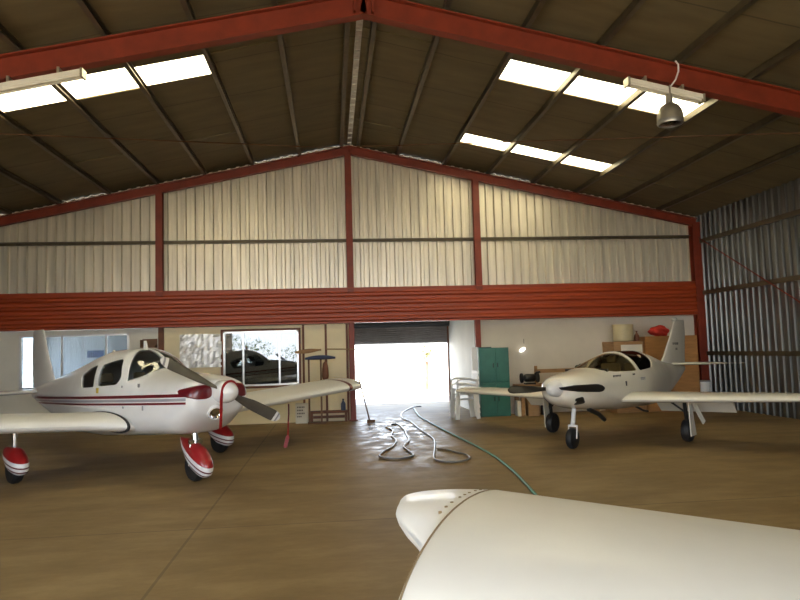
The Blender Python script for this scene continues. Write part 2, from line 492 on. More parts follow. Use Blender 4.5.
# purlins, ridge
for x in PURL + [XC + .2, XC - .2]:
    mb = MB(); w = .055; z = zp(x)
    sl = -K if x > XC else K
    mb.bb(x - w / 2, x - w / 2 + .02, YF + .02, YB + .02, z + .01, z + .10)
    mb.bb(x - w / 2, x + w / 2 + .02, YF + .02, YB + .02, z, z + .018)
    mb.bb(x - w / 2, x + w / 2 + .02, YF + .02, YB + .02, z + .085, z + .1)
    struct(mb.build('roof_purlin', M['purlin']))
mb = MB(); mb.bb(XC - .05, XC + .05, YF, YB, zr(XC) - .04, zr(XC) - .02)
for k in range(60):
    y = YF + (YB - YF) * (k + .5) / 60; mb.bb(XC - .045, XC + .045, y, y + .12, zr(XC) - .055, zr(XC) - .035)
struct(mb.build('ridge_cap', M['ridge']))
mb = MB()
for s_ in (-1, 1): mb.bar((XC + s_ * .12, YF - .5, zr(XC) - .0), (XC + s_ * .12, YB + .3, zr(XC) - .0), .26, .05)
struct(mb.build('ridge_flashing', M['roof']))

def ibeam(mb, p0, p1, depth, width, up=(0, 0, 1), tf=.02, tw=.014):
    """top face follows p0-p1"""
    p0, p1 = Vector(p0), Vector(p1); d = (p1 - p0).normalized(); r = d.cross(Vector(up)).normalized(); u = r.cross(d)
    mb.bar(p0 - u * tf / 2, p1 - u * tf / 2, width, tf, up)
    mb.bar(p0 - u * (depth - tf / 2), p1 - u * (depth - tf / 2), width, tf, up)
    mb.bar(p0 - u * depth / 2, p1 - u * depth / 2, tw, depth - 2 * tf, up)
    return mb
for yy, dep, wid in ((YB - .12, .2, .13), (8.55, .31, .16), (1.6, .31, .16), (YF + .12, .3, .15)):
    for xe in (XR - .06, XL + .06):
        dz = .005 if yy > 15 else .06
        mb = MB(); ibeam(mb, (XC, yy, zp(XC) - dz), (xe, yy, zp(xe) - dz), dep, wid)
        if dep > .3:                      # apex and knee plates
            mb.box((XC + math.copysign(.12, xe), yy, zp(XC) - dep / 2 - .03), (.03, wid, dep), 0)
        struct(mb.build('rafter', M['red']))
    for xe, s_ in ((XR - .2, 1), (XL + .2, -1)):
        if yy > 15: continue
        mb = MB(); ibeam(mb, (xe - .15, yy, 0), (xe - .15, yy, zp(xe) - .32), .3, .16, up=(1, 0, 0))
        struct(mb.build('column', M['red']))
# gable columns (stop on the red cladding; two run to the floor beside the passage)
for x, z0, w in ((-3.85, 2.95, .15), (.47, 2.95, .15), (3.52, 2.95, .15), (-7.9, 0, .2)):
    mb = MB(); ibeam(mb, (x, YB - .12 + .07, z0), (x, YB - .12 + .07, zp(x) - .2), .14, w, up=(0, 1, 0))
    struct(mb.build('column', M['red']))
mb = MB(); ibeam(mb, (XR - .13, YB - .02, 0), (XR - .13, YB - .02, zp(XR) - .1), .2, .2, up=(0, 1, 0)); struct(mb.build('column', M['red']))
for x, z0 in ((.47, 0), (3.46, 0)):
    mb = MB(); mb.bb(x - .065, x + .065, YB - .12, YB + .0, z0, 2.26)
    mb.bb(x - .1, x + .1, YB - .16, YB + .03, 0, .02)
    struct(mb.build('column', M['red']))
mb = MB(); mb.bb(-3.9, -3.78, YB - .05, YB + .05, 0, 2.26); struct(mb.build('column', M['brown']))
# girts
for z in (4.2,):
    mb = MB(); mb.bb(XL, XR - .2, YB - .03, YB + .03, z - .035, z + .035); mb.bb(XL, XR - .2, YB - .07, YB - .03, z + .02, z + .035)
    struct(mb.build('girt', M['purlin']))
for z in (1.3, 2.78, 4.05):
    mb = MB(); mb.bb(XR - .07, XR, YF + .3, YB - .12, z - .05, z + .05); struct(mb.build('girt', M['purlin']))
mb = MB(); mb.tube([(XR - .09, 15.3, 4.15), (XR - .09, 9., .7)], .014); struct(mb.build('wall_brace', M['red']))
# roof bracing rods
for p, q in (((XL + .4, 8.9), (.3, 15.3)), ((XR - .3, 8.8), (.7, 15.2))):
    mb = MB(); pts = [(p[0] + (q[0] - p[0]) * t, p[1] + (q[1] - p[1]) * t) for t in (0, .25, .5, .75, 1)]
    mb.tube([(x, y, zp(x) - .03) for x, y in pts], .011, 8); struct(mb.build('roof_brace', M['plyd']))

# red horizontal cladding band
mb = MB(); prof = trap(2.28, 3.05, .19, .045, (0, .2, .42, .62))
n = len(prof)
for x in (XL, XR - .02): mb.v += [(x, YB - .17 - o_, z) for z, o_ in prof]
for i in range(n - 1): mb.face((i, n + i, n + i + 1, i + 1))
o = mb.build('trim_1', M['redclad']); md = o.modifiers.new('thick', 'SOLIDIFY'); md.thickness = .008; md.offset = 0
struct(o)
mb = MB(); mb.bb(XL, XR - .02, YB - .215, YB + .06, 2.25, 2.285); mb.bb(XL, XR - .02, YB - .2, YB + .06, 3.05, 3.07); struct(mb.build('trim_2', M['redclad']))

# lower wall: left side board with two windows, right side board
def wall_with_holes(name, x0, x1, z0, z1, y, t, holes, m):
    xs = sorted({x0, x1, *[h[0] for h in holes], *[h[1] for h in holes]}); zs = sorted({z0, z1, *[h[2] for h in holes], *[h[3] for h in holes]})
    mb = MB()
    for i in range(len(xs) - 1):
        for j in range(len(zs) - 1):
            cx, cz = (xs[i] + xs[i + 1]) / 2, (zs[j] + zs[j + 1]) / 2
            if any(h[0] < cx < h[1] and h[2] < cz < h[3] for h in holes): continue
            mb.bb(xs[i], xs[i + 1], y, y + t, zs[j], zs[j + 1])
    return struct(mb.build(name, m))
W1 = (-6.9, -4.55, .95, 2.14); W2 = (-2.47, -.76, .86, 2.12)
wall_with_holes('wall_office', XL, -3.86, 0, 2.24, YB, .1, [W1], M['grey_wall'])
wall_with_holes('wall_workroom', -3.82, .42, 0, 2.24, YB, .1, [W2], M['cream'])
wall_with_holes('wall_store', 3.5, XR, 0, 2.24, YB, .1, [], M['white_wall'])
# board joints on the left wall
for x in (-.65, -.13, .36):
    mb = MB(); mb.bb(x - .025, x + .025, YB - .03, YB, 0, 2.235); struct(mb.build('wall_batten', M['brown']))
# rooms behind
BY = YB + .1
mb = MB(); mb.bb(XL, .36, YD, YD + .12, 0, 2.6) ; 
wall_with_holes('wall_rear_left', XL, .45, 0, 2.7, YD + .02, .12, [], M['room'])
struct(MB().bb(3.52, XR, YD + .02, YD + .14, 0, 2.7).build('wall_rear_right', M['room']))
struct(MB().bb(-3.86, -3.8, BY, YD + .02, 0, 2.6).build('wall_partition', M['room']))
struct(MB().bb(.36, .44, BY, YD + .02, 0, 2.6).build('wall_passage_left', M['grey_wall']))
struct(MB().bb(3.5, 3.58, BY, YD + .02, 0, 2.6).build('wall_passage_right', M['grey_wall']))
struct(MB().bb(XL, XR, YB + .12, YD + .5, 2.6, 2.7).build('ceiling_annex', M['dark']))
mb = MB(); mb.bb(XL - .1, XL, BY, 16.0, 0, 2.6); mb.bb(XL - .1, XL, 19.2, YD + .02, 0, 2.6); mb.bb(XL - .1, XL, 16.0, 19.2, 0, .7); mb.bb(XL - .1, XL, 16.0, 19.2, 2.3, 2.6)
struct(mb.build('wall_annex_left', M['room']))
struct(MB().bb(XR, XR + .1, BY, YD + .02, 0, 2.6).build('wall_annex_right', M['room']))
# dark workroom lining
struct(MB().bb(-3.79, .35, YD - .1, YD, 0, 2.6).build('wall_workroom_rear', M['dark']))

def window(name, W, mull, frame_mat, outer):
    x0, x1, z0, z1 = W
    o = MB(); t = .04
    for a in ((x0, x1, z0, z0 + t), (x0, x1, z1 - t, z1), (x0, x0 + t, z0, z1), (x1 - t, x1, z0, z1)):
        o.bb(a[0], a[1], YB - .015, YB + .085, a[2], a[3])
    for m_ in mull: o.bb(m_ - .02, m_ + .02, YB + .0, YB + .06, z0 + t, z1 - t)
    f = struct(o.build(name, frame_mat))
    g = MB(); g.bb(x0 + t, x1 - t, YB + .027, YB + .033, z0 + t, z1 - t); g.build('glass_pane', M['offglass'], f)
    if outer:
        k = MB(); e = .05
        for a in ((x0 - e, x1 + e, z0 - e, z0), (x0 - e, x1 + e, z1, z1 + e), (x0 - e, x0, z0, z1), (x1, x1 + e, z0, z1)):
            k.bb(a[0], a[1], YB - .04, YB + .002, a[2], a[3])
        k.build('window_surround', M['brown'], f)
    return f
window('window_1', W1, [-5.05, -6.0], M['alu'], False)
window('window_2', W2, [-2.02, -1.2], M['alu'], True)

# roller door at the far end of the passage
d = MB(); zz = 1.8
while zz < 2.36: d.tube([(.5, YD + .03, zz + .03), (3.46, YD + .03, zz + .03)], .032, 8); zz += .06
door = struct(d.build('door_1', M['shutter'], smooth=50))
MB().tube([(.46, YD - .12, 2.42), (3.5, YD - .12, 2.42)], .16, 20).build('shutter_roll', M['dark'], door, smooth=40)
MB().bb(.48, 3.48, YD - .0, YD + .06, 1.765, 1.80).build('bottom_rail', M['steel'], door)
for x in (.45, 3.46): MB().bb(x, x + .07, YD - .05, YD + .08, 0, 2.4).build('guide_rail', M['brown'], door)
struct(MB().bb(.44, 3.5, YD + .02, YD + .2, -.02, .012).build('trim_3', M['steel']))

# ------------------------------------------------------------------ aircraft parts
def wheel(mb, c, r, w, mi_t=0, mi_h=1):
    prof = [(r * .45, -w * .5), (r * .62, -w * .52), (r * .9, -w * .45), (r, -w * .2), (r, w * .2), (r * .9, w * .45), (r * .62, w * .52), (r * .45, w * .5)]
    mb.lathe(prof, c, (0, 1, 0), 28, mi=mi_t)
    mb.lathe([(.0, -w * .46), (r * .5, -w * .5), (r * .5, w * .5), (.0, w * .46)], c, (0, 1, 0), 20, mi=mi_h)

def prop_blade(root, R, ang, hub, mats, chord=.14, tipband=(.86, .92), parent=None, c_r=.07):
    """blade in the plane a = const, ang measured from +b (left) towards +z"""
    rings = []; mis = []; ks = 64
    ca, sa = math.cos(ang), math.sin(ang)
    for i in range(ks + 1):
        t = i / ks; r = root + (R - root) * t
        ch = c_r + (chord - c_r) * min(1, t * 2.6)
        if t > .8: ch *= math.sqrt(max(.03, 1 - ((t - .8) / .2) ** 2.5))
        tw = math.radians(62 - 42 * t ** .7); th = ch * (.28 - .2 * min(1, t * 1.6)) + .003
        ring = []
        for k in range(14):
            q = 2 * PI * k / 14; u = math.cos(q) * ch / 2; v = math.sin(q) * th / 2
            # u across the blade (tangential), v through thickness
            tan = u * math.cos(tw) - v * math.sin(tw); ax = u * math.sin(tw) + v * math.cos(tw)
            b = r * ca - tan * sa; z = r * sa + tan * ca
            ring.append((hub[0] + ax, hub[1] + b, hub[2] + z))
        rings.append(ring)
        if i < ks: mis.append(0 if t < tipband[0] else (1 if t < tipband[0] + .055 else (2 if t < tipband[1] else 1)))
    mb = MB(); mb.loft(rings, mis=mis)
    return mb.build('propeller_blade', mats, parent, smooth=50)

def fairing(parent, ax, by, tilt, mats):
    """teardrop wheel fairing around an axle at (ax, by, .2), tail up"""
    st = []
    for a, zc, hh, w in ((-.52, .085, .01, .008), (-.45, .085, .045, .03), (-.3, .08, .105, .075), (-.12, .065, .155, .105), (.05, .05, .185, .115), (.18, .035, .165, .108), (.29, .02, .13, .085), (.35, .012, .07, .05), (.37, .01, .02, .015)):
        st.append((a, zc - hh * .85, zc + hh, w, zc, 2.2, 2.6))
    B = Body(st); A = [-.52 + .89 * i / 36 for i in range(37)]
    mb = MB(); mb.loft([B.ring(a, 32) for a in A])
    o = mb.build('wheel_fairing', mats, parent, smooth=50); o.location = (ax + .02, by, .255); o.scale = (.92, 1, .95); o.rotation_euler = (0, tilt, 0)
    return o

def seat(parent, a, b, z, w=.4, h=.5, m='seat'):
    mb = MB(); mb.box((a, b, z + .06), (.42, w, .12)); mb.box((a - .24, b, z + .06 + h / 2), (.1, w, h + .06), 0, Matrix.Rotation(-.2, 3, 'Y'))
    mb.box((a - .33, b, z + h + .16), (.07, w * .5, .14), 0, Matrix.Rotation(-.2, 3, 'Y'))
    return mb.build('seat', M[m], parent, bevel=.03)

# ------------------------------------------------------------------ low-wing tourer
def make_tourer(label, loc, hd, scheme):
    R_ = thing('airplane', label, 'airplane', (loc[0], loc[1], 0), hd)
    red = scheme == 'red'
    body = [  # a, zb, zt, w, zw, nu, nl
(.625, .99, 1.245, .28, 1.10, 2.8, 2.6), (.605, .93, 1.28, .345, 1.09, 2.8, 2.6), (.55, .855, 1.31, .395, 1.07, 2.7, 2.6), (.38, .745, 1.345, .445, 1.04, 2.6, 2.8),
        (.12, .62, 1.365, .49, 1.0, 2.4, 3.2), (-.39, .58, 1.40, .52, .98, 2.2, 3.4), (-.62, .56, 1.43, .53, .97, 2.1, 3.5), (-.83, .545, 1.575, .535, .98, 2.1, 3.5), (-1.06, .53, 1.675, .54, .98, 2.3, 3.5),
        (-1.35, .51, 1.72, .54, .98, 2.5, 3.5), (-1.94, .47, 1.71, .54, .98, 2.5, 3.4), (-2.3, .45, 1.665, .53, .97, 2.4, 3.2), (-2.93, .44, 1.55, .47, .95, 2.3, 2.9), (-3.72, .49, 1.41, .36, .94, 2.2, 2.6),
        (-4.6, .62, 1.27, .23, .94, 2.1, 2.3), (-5.5, .80, 1.13, .11, .97, 2, 2), (-5.95, .90, 1.05, .03, .98, 2, 2)]
    B = Body(body)
    A = sorted(set([.625 - 6.575 * i / 84 for i in range(85)] + [.62, .615, .605, .595, .58, .565]), reverse=True)
    rings = [B.ring(a, 72) for a in A]
    hull = MB(); hull.loft(rings)
    white = (.80, .80, .79)
    if red:
        bands = [(1.088, 1.128, (.16, .008, .014)), (1.040, 1.075, (.33, .34, .37)), (1.000, 1.028, (.16, .008, .014))]
    else:
        bands = [(1.04, 1.10, (.08, .12, .2))]
    paint = striped('fuselage_paint_' + scheme, white, bands, slope=.036, x0=-5.6, x1=.50)
    fus = hull.build('fuselage', [paint], R_, smooth=40)
    # cabin hollow and window openings
    cav = MB(); cav.loft([B.ring(a, 48, .035) for a in [-.66 - 2.1 * i / 30 for i in range(31)]])
    for i, v in enumerate(cav.v): cav.v[i] = (v[0], v[1], max(v[2], .72))
    P_rear = roundpoly([(-2.34, 1.17), (-1.86, 1.19), (-1.93, 1.505), (-2.16, 1.46), (-2.46, 1.35)], .05)
    P_door = roundpoly([(-1.74, 1.20), (-1.14, 1.235), (-1.06, 1.33), (-1.24, 1.58), (-1.42, 1.565), (-1.80, 1.50)], .06)
    cuts = [cav.mesh('cav', [], True)]
    for P in (P_rear, P_door):
        c = MB(); c.prism(P, 1, -1, 1); cuts.append(c.mesh('c', []))
    def low(b): return 1.445 - .19 * (abs(b) / .52) ** 1.7
    wb = [-.52 + .495 * i / 10 for i in range(11)]
    for s_ in (-1, 1):
        rg = []
        for b in wb:
            z0 = low(b); z1 = 1.695 - .9 * max(0, abs(b) - .2) ** 1.6
            z1 = max(z1, z0 + .02)
            ar = -1.30 + .42 * (abs(b) / .52) ** 1.5
            af = -.47 - .40 * (abs(b) / .52) ** 2
            rg.append([(af, -s_ * b if s_ > 0 else b, z0), (ar + .03, -s_ * b if s_ > 0 else b, z0), (ar - .0, -s_ * b if s_ > 0 else b, z1), (af, -s_ * b if s_ > 0 else b, z1)])
        c = MB(); c.loft(rg); cuts.append(c.mesh('c', []))
    booled(fus, cuts)
    for p in fus.data.polygons: p.use_smooth = True
    fus.data.set_sharp_from_angle(angle=math.radians(40))
    for s_ in (-1, 1):
        for P in (P_rear, P_door):
            Pg = grow(P, .025)
            B.glass(lambda a, b, z: b * s_ > 0 and inpoly(a, z, Pg), -2.6, -1.0, 'cabin_window', M['glass'], R_)
        B.glass(lambda a, b, z: .0 < b * s_ < .54 and z > low(b) - .03 and a > -1.36 + .42 * (abs(b) / .52) ** 1.5 - .02 and a < -.44 - .38 * (abs(b) / .52) ** 2, -1.4, -.45, 'windshield', M['glass'], R_)
    # cabin furniture
    for b in (-.25, .25): seat(R_, -1.75, b, .72, .38, .42)
    MB().prism([(-.70, 1.33), (-.78, .95), (-.71, .95), (-.64, 1.35)], 1, -.33, .33).build('instrument_panel', M['panel'], R_)
    MB().bb(-2.7, -.7, -.42, .42, .73, .76).build('cabin_floor', M['panel'], R_)
    # nose: inlets, spinner, propeller, light
    for s_ in (-1, 1):
        mb = MB()
        ring = []
        for (da, k, dz) in ((.0, 1, 0), (.018, .93, 0)):
            pass
        # inlet: maroon recessed opening wrapped on the cowl front
        poly = roundpoly([(.135, 1.10), (.135, 1.205), (.20, 1.245), (.33, 1.235), (.425, 1.185), (.43, 1.115), (.34, 1.075), (.20, 1.075)], .04, 3)
        def front(b, z):
            lo, hi = -.2, .624
            if B.side(hi, z) > b: return hi
            for _ in range(24):
                md = (lo + hi) / 2
                if B.side(md, z) > b: lo = md
                else: hi = md
            return lo
        cx, cz = sum(p[0] for p in poly) / len(poly), sum(p[1] for p in poly) / len(poly)
        rg = []
        for k in (1.04, 1, .9, .8, .65, .5, .35, .2, .02):
            rr = []
            for x, z in poly:
                xx, z2 = cx + (x - cx) * k, cz + (z - cz) * k
                a = front(xx, z2); rr.append((a + (.006 if k < 1.02 else -.01), s_ * (xx + .004), z2))
            rg.append(rr)
        mb.loft(rg, cap0=False)
        mb.build('cowl_inlet', M['maroon'] if red else M['panel'], R_, smooth=60)
    hub = (.70, 0, 1.15)
    mb = MB(); mb.lathe([(.135, -.10), (.14, -.03), (.138, .03), (.125, .09), (.098, .14), (.06, .18), (.025, .198), (0, .202)], hub, (1, 0, 0), 32)
    mb.build('spinner', M['wpaint'], R_, smooth=50)
    for an in (153.5, 333.5):
        prop_blade(.1, .93 if an < 200 else .90, math.radians(an), hub, [M['blade'], M['plastic'], M['greyp']], .15, (.865, .945), R_)
    la = front(.08, .90) + .022
    mb = MB(); mb.lathe([(.0, 0), (.06, .0), (.075, .022), (.092, .022), (.098, .0), (.098, -.04), (.0, -.04)], (la - .004, -.08, .90), (1, -.25, -.55), 28, mis=[1, 1, 0, 0, 0, 0])
    mb.build('landing_light', [M['wpaint'], M['chrome']], R_, smooth=40)
    # antenna, door handle, stickers, exhaust
    mb = MB(); mb.prism([(-1.42, 1.70), (-1.30, 1.70), (-1.36, 1.83), (-1.41, 1.83)], 1, -.012, .012); mb.build('antenna', M['wpaint'], R_, bevel=.004)
    mb = MB(); mb.prism([(-2.45, 1.62), (-2.3, 1.62), (-2.4, 1.72), (-2.44, 1.72)], 1, -.01, .01); mb.build('antenna', M['wpaint'], R_, bevel=.004)
    def badge(name, a, z, wa, wz, m):
        mb = MB(); b = -(B.side(a, z) + .002)
        mb.box((a, b, z), (wa, .012, wz)); return mb.build(name, m, R_, bevel=.004)
    badge('door_handle', -.62, 1.215, .05, .075, M['greyp']); badge('door_lock', -.98, 1.21, .03, .03, M['greyp'])
    badge('sticker', -1.72, 1.145, .07, .075, M['yellow']); badge('fuel_drain', -.9, .94, .035, .03, M['greyp']); badge('vent', -.38, .95, .03, .06, M['greyp'])
    # wings
    for s_ in (-1, 1):
        zl = (lambda b: .70 + .072 * (b - .5)) if red else (lambda b: .93 + .09 * (b - 4.0))
        secs = [(.3, -.62, 2.1, .69, .24), (.5, -.68, 2.02, .70, .24), (.75, -.92, 1.75, zl(.75), .235), (1.0, -1.02, 1.63, zl(1.0), .23)] + \
               [(b, -1.05 - .05 * (b - 1) / 3, 1.6, zl(b), .225) for b in (1.6, 2.4, 3.2, 3.70, 3.78, 3.90, 3.96, 4.0)]
        st_ = [(4.0, 0), (4.05, 0), (4.13, 1), (4.19, 0), (4.25, 1), (4.31, 0)]
        def tilted(rings, c0=-1.9): return [[(p[0], p[1], p[2]) for p in r] for r in rings]
        mis = [0] * (len(secs) - 1)
        if red: mis[-4] = 1
        mb = MB(); mb.loft(tilted(wing_rings(secs, s_)), mis=mis)
        seal = [(p[0], p[1] - s_ * .0, p[2]) for p in airfoil(-.665, 2.05, .70, .262, s_ * .545)]
        wing = mb.build('wing', [M['gpaint'], M['maroon']], R_, smooth=40)
        mb = MB(); mb.loft([seal, [(p[0], p[1] + s_ * .012, p[2]) for p in seal]]); mb.build('root_seal', M['black'], wing)
        # tip cap with seam and rivets
        gx = [0, .08, .25, .41, .51, .60, .70, .80, .875, .95, .985, 1.0]
        gy = [.012, .015, .03, .13, .24, .31, .35, .38, .34, .23, .10, .03]
        base = airfoil(-1.10, 1.6, zl(4.0), .226, 0, n=30)
        ts = [0, .012, .03] + [math.sin(PI / 2 * i / 16) for i in range(1, 17)]
        rings = []; mis = []
        for t in ts:
            rr = []
            for (a, _, z) in base:
                x = (-1.10 - a) / 1.6; w = pchip(gx, gy, min(max(x, 0), 1)); zm = zl(4.0) + .02 * 4 * x * (1 - x) * 1.6
                rr.append((a, s_ * (4.0 + max(t * w, 0) + .0), zm + (z - zm) * math.sqrt(max(.0004, 1 - t ** 2.4))))
            rings.append(rr)
        for i in range(len(ts) - 1): mis.append(2 if red and (.12 < ts[i] < .42) else 0)
        mb = MB(); mb.loft(tilted(rings), mis=mis)
        up = [(-1.10 - 1.6 * q, z) for q, z in [((1 - math.cos(PI * i / 40)) / 2, 0) for i in range(1, 40)]]
        line = []
        for k in range(1, 31): a, _, z = base[k]; line.append((a, s_ * 4.0, z))
        line = tilted([line])[0]
        for k in range(len(line) - 1):
            p, q = Vector(line[k]), Vector(line[k + 1]); mb.bar(p + Vector((0, 0, .001)), q + Vector((0, 0, .001)), .005, .003, mi=1)
        for x in np.linspace(.12, .97, 15):
            r_ = tilted([airfoil(-1.1, 1.6, zl(4.0), .224, 0, n=60)])[0]
            k = min(range(1, 60), key=lambda q: abs((-1.1 - r_[q][0]) / 1.6 - x)); w = pchip(gx, gy, x)
            if w < .06: continue
            p = Vector((r_[k][0], s_ * 4.035, r_[k][2] - .001)); mb.lathe([(.006, -.004), (.006, .004), (0, .005)], p, (0, 0, 1), 6, mi=1)
        mb.build('wing_tip', [M['gpaint'], M['seam'], M['maroon']], wing, smooth=40)
        # aileron and flap: hinge gaps as slim strips of their own
        for nm, b0, b1 in (('flap', .7, 2.35), ('aileron', 2.4, 3.95)):
            rg = []
            for i in range(6):
                b = b0 + (b1 - b0) * i / 5; te = -2.66 ; z = zl(b) - .012
                rg.append([(te + .36, s_ * b, z + .058), (te + .005, s_ * b, z + .012), (te - .01, s_ * b, z), (te + .36, s_ * b, z - .01)])
            mb = MB(); mb.loft(rg); mb.build(nm, M['gpaint'], wing)
        # main gear
        gr = MB(); gr.tube([(-1.9, s_ * 1.52, .72), (-1.9, s_ * 1.52, .3)], .035, 12)
        gear = gr.build('main_gear', M['chrome'], R_, smooth=50)
        mb = MB(); wheel(mb, (-1.9, s_ * 1.52, .2), .2, .14); mb.build('wheel', [M['black'], M['steel']], gear, smooth=40)
        fairing(gear, -1.9, s_ * 1.52, math.radians(8), fair_m)
    gr = MB(); gr.tube([(-.02, 0, .66), (.0, 0, .42)], .04, 12); gr.tube([(-.12, 0, .66), (-.02, 0, .47)], .015, 8)
    for q in (-.07, .07): gr.tube([(.0, q, .5), (0, q * 1.3, .2)], .016, 8)
    gr.bar((0, -.09, .5), (0, .09, .5), .05, .05)
    gear = gr.build('nose_gear', M['chrome'], R_, smooth=50)
    mb = MB(); wheel(mb, (0, 0, .19), .19, .13); mb.build('wheel', [M['black'], M['steel']], gear, smooth=40)
    fairing(gear, 0, 0, math.radians(24), fair_m)
    # tail
    rg = [airfoil(a0, ch, 0, th, 0, camber=0) for a0, ch, th in ((-4.75, 1.2, .1), (-5.2, .8, .07), (-5.38, .6, .05), (-5.42, .5, .02))]
    zs = (1.08, 1.75, 2.12, 2.16); rg2 = [[(p[0], p[2], z) for p in r] for r, z in zip(rg, zs)]
    MB().loft(rg2).build('tail_fin', M['wpaint'] if not red else M['wpaint'], R_, smooth=40)
    mb = MB(); mb.loft([airfoil(-5.35, .76, 1.02, .08 if abs(b) < 1.45 else .02, b, camber=0) for b in (-1.5, -1.45, -.7, 0, .7, 1.45, 1.5)]); mb.build('tailplane', M['wpaint'], R_, smooth=40)
    return R_

fair_m = [striped('wheel_fairing_paint', (.80, .79, .77), [(.085, 9, (.32, .010, .012)), (.012, .032, (.12, .01, .016)), (-.05, -.028, (.12, .01, .016))], slope=-.02)]
T1 = make_tourer('white low-wing airplane with maroon side stripes, parked at the left by the office windows', (-1.76, 8.81), math.radians(-49), 'red')
T2 = make_tourer('nearest white airplane, its rounded riveted wing tip reaching into the foreground', (.776 + 2.70 * math.cos(math.radians(-113.7)) - 4.0 * math.sin(math.radians(-113.7)), 3.072 + 2.70 * math.sin(math.radians(-113.7)) + 4.0 * math.cos(math.radians(-113.7))), math.radians(-113.7), 'plain')

# ------------------------------------------------------------------ sleek cream airplane on the right
def make_glider_like(label, loc, hd):
    R_ = thing('airplane', label, 'airplane', (loc[0], loc[1], 0), hd)
    body = [(.44, .85, 1.05, .14, .95, 2.2, 2.2), (.41, .78, 1.10, .23, .94, 2.3, 2.4), (.30, .70, 1.13, .33, .93, 2.3, 2.5), (.0, .62, 1.165, .44, .92, 2.3, 2.6), (-.43, .565, 1.21, .49, .91, 2.3, 2.7),
            (-.75, .54, 1.285, .51, .91, 2.1, 2.8), (-1.12, .505, 1.385, .52, .91, 2.0, 2.8), (-1.73, .48, 1.475, .52, .91, 2.0, 2.8), (-2.3, .455, 1.475, .47, .91, 2.0, 2.7), (-2.86, .44, 1.41, .39, .90, 2.0, 2.6),
            (-3.44, .45, 1.30, .29, .90, 2.0, 2.4), (-3.85, .52, 1.22, .22, .90, 2, 2.2), (-4.5, .70, 1.15, .13, .94, 2, 2), (-5.1, .93, 1.10, .05, 1.02, 2, 2), (-5.25, .985, 1.08, .02, 1.03, 2, 2)]
    B = Body(body); A = sorted(set([.44 - 5.69 * i / 84 for i in range(85)] + [.43, .42, .41, .39]), reverse=True)
    hull = MB(); hull.loft([B.ring(a, 72) for a in A]); fus = hull.build('fuselage', [M['cpaint']], R_, smooth=40)
    cav = MB(); cav.loft([B.ring(a, 48, .03) for a in [-.6 - 1.9 * i / 30 for i in range(31)]])
    for i, v in enumerate(cav.v): cav.v[i] = (v[0], v[1], max(v[2], .72))
    Pf = roundpoly([(-.50, 1.185), (-.75, 1.15), (-1.50, 1.135), (-1.50, 1.6), (-.95, 1.6), (-.50, 1.26)], .05)
    Pr = roundpoly([(-1.585, 1.135), (-2.25, 1.16), (-2.50, 1.29), (-2.36, 1.6), (-1.585, 1.6)], .06)
    cuts = [cav.mesh('c', [])]
    for P in (Pf, Pr): cuts.append(MB().prism(P, 1, -1, 1).mesh('c', []))
    booled(fus, cuts)
    for p in fus.data.polygons: p.use_smooth = True
    fus.data.set_sharp_from_angle(angle=math.radians(40))
    Pfg = grow(Pf, .03); Prg = grow(Pr, .03)
    B.glass(lambda a, b, z: inpoly(a, z, Pfg), -1.58, -.4, 'windshield', M['canopy'], R_)
    B.glass(lambda a, b, z: inpoly(a, z, Prg), -2.62, -1.5, 'rear_canopy', M['tint'], R_)
    for b in (-.22, .22): seat(R_, -1.75, b, .74, .36, .42)
    MB().prism([(-.62, 1.2), (-.74, .85), (-.66, .85), (-.55, 1.2)], 1, -.36, .36).build('instrument_panel', M['panel'], R_)
    # spinner with ribs, propeller
    hub = (.52, 0, .95)
    prof = []
    for i in range(13):
        t = i / 12; r = .125 * math.sqrt(max(0, 1 - t ** 2.4)); prof.append((r * (1 - .05 * (i % 2)), -.10 + .24 * t))
    MB().lathe(prof, hub, (1, 0, 0), 32).build('spinner', M['plastic'], R_, smooth=35)
    for an in (2.0, 182.0): prop_blade(.09, .80, math.radians(an), hub, [M['blackp']] * 3, .13, (2, 3), R_)
    # cowl inlet slots
    for s_ in (-1, 1):
        mb = MB(); pts = []
        for a, z in ((.36, .80), (.27, .83), (.16, .72), (.25, .69)): pts.append((a, z))
        rr = roundpoly(pts, .03); cx = sum(p[0] for p in rr) / len(rr); cz = sum(p[1] for p in rr) / len(rr); rg = []
        for k in (1, .75, .5, .25, .02):
            rg.append([(cx + (x - cx) * k, s_ * (B.side(cx + (x - cx) * k, cz + (z - cz) * k) + .006), cz + (z - cz) * k) for x, z in rr])
        mb.loft(rg, cap0=False); mb.build('cowl_inlet', M['blackp'], R_, smooth=50)
    # exhaust stub, step
    MB().tube([(-.15, .22, .60), (-.45, .24, .50), (-.62, .25, .40)], .035, 14).build('exhaust_pipe', M['blackp'], R_, smooth=50)
    MB().tube([(-1.9, .25, .50), (-2.05, .32, .42), (-2.15, .36, .40)], .02, 10).build('step', M['blackp'], R_, smooth=50)
    # side marks
    def badge(name, a, z, wa, wz, m, text=0):
        mb = MB(); b = B.side(a, z) + .001
        if text:
            for i in range(text):
                aa = a + wa / 2 - wa * (i + .5) / text
                mb.box((aa, B.side(aa, z) + .001, z), (wa / text * .7, .006, wz))
                mb.box((aa - wa / text * .1, B.side(aa, z) + .003, z), (wa / text * .28, .006, wz * .4), 1)
        else: mb.box((a, b, z), (wa, .008, wz))
        return mb.build(name, [m, M['cpaint']], R_)
    badge('registration_marking', -.70, 1.075, .26, .05, M['ink'], 6)
    badge('small_marking', -1.62, 1.0, .2, .045, M['greyp'], 5)
    badge('vent', -.92, .955, .045, .075, M['blackp'])
    badge('canopy_latch', -1.3, 1.085, .09, .025, M['ink'])
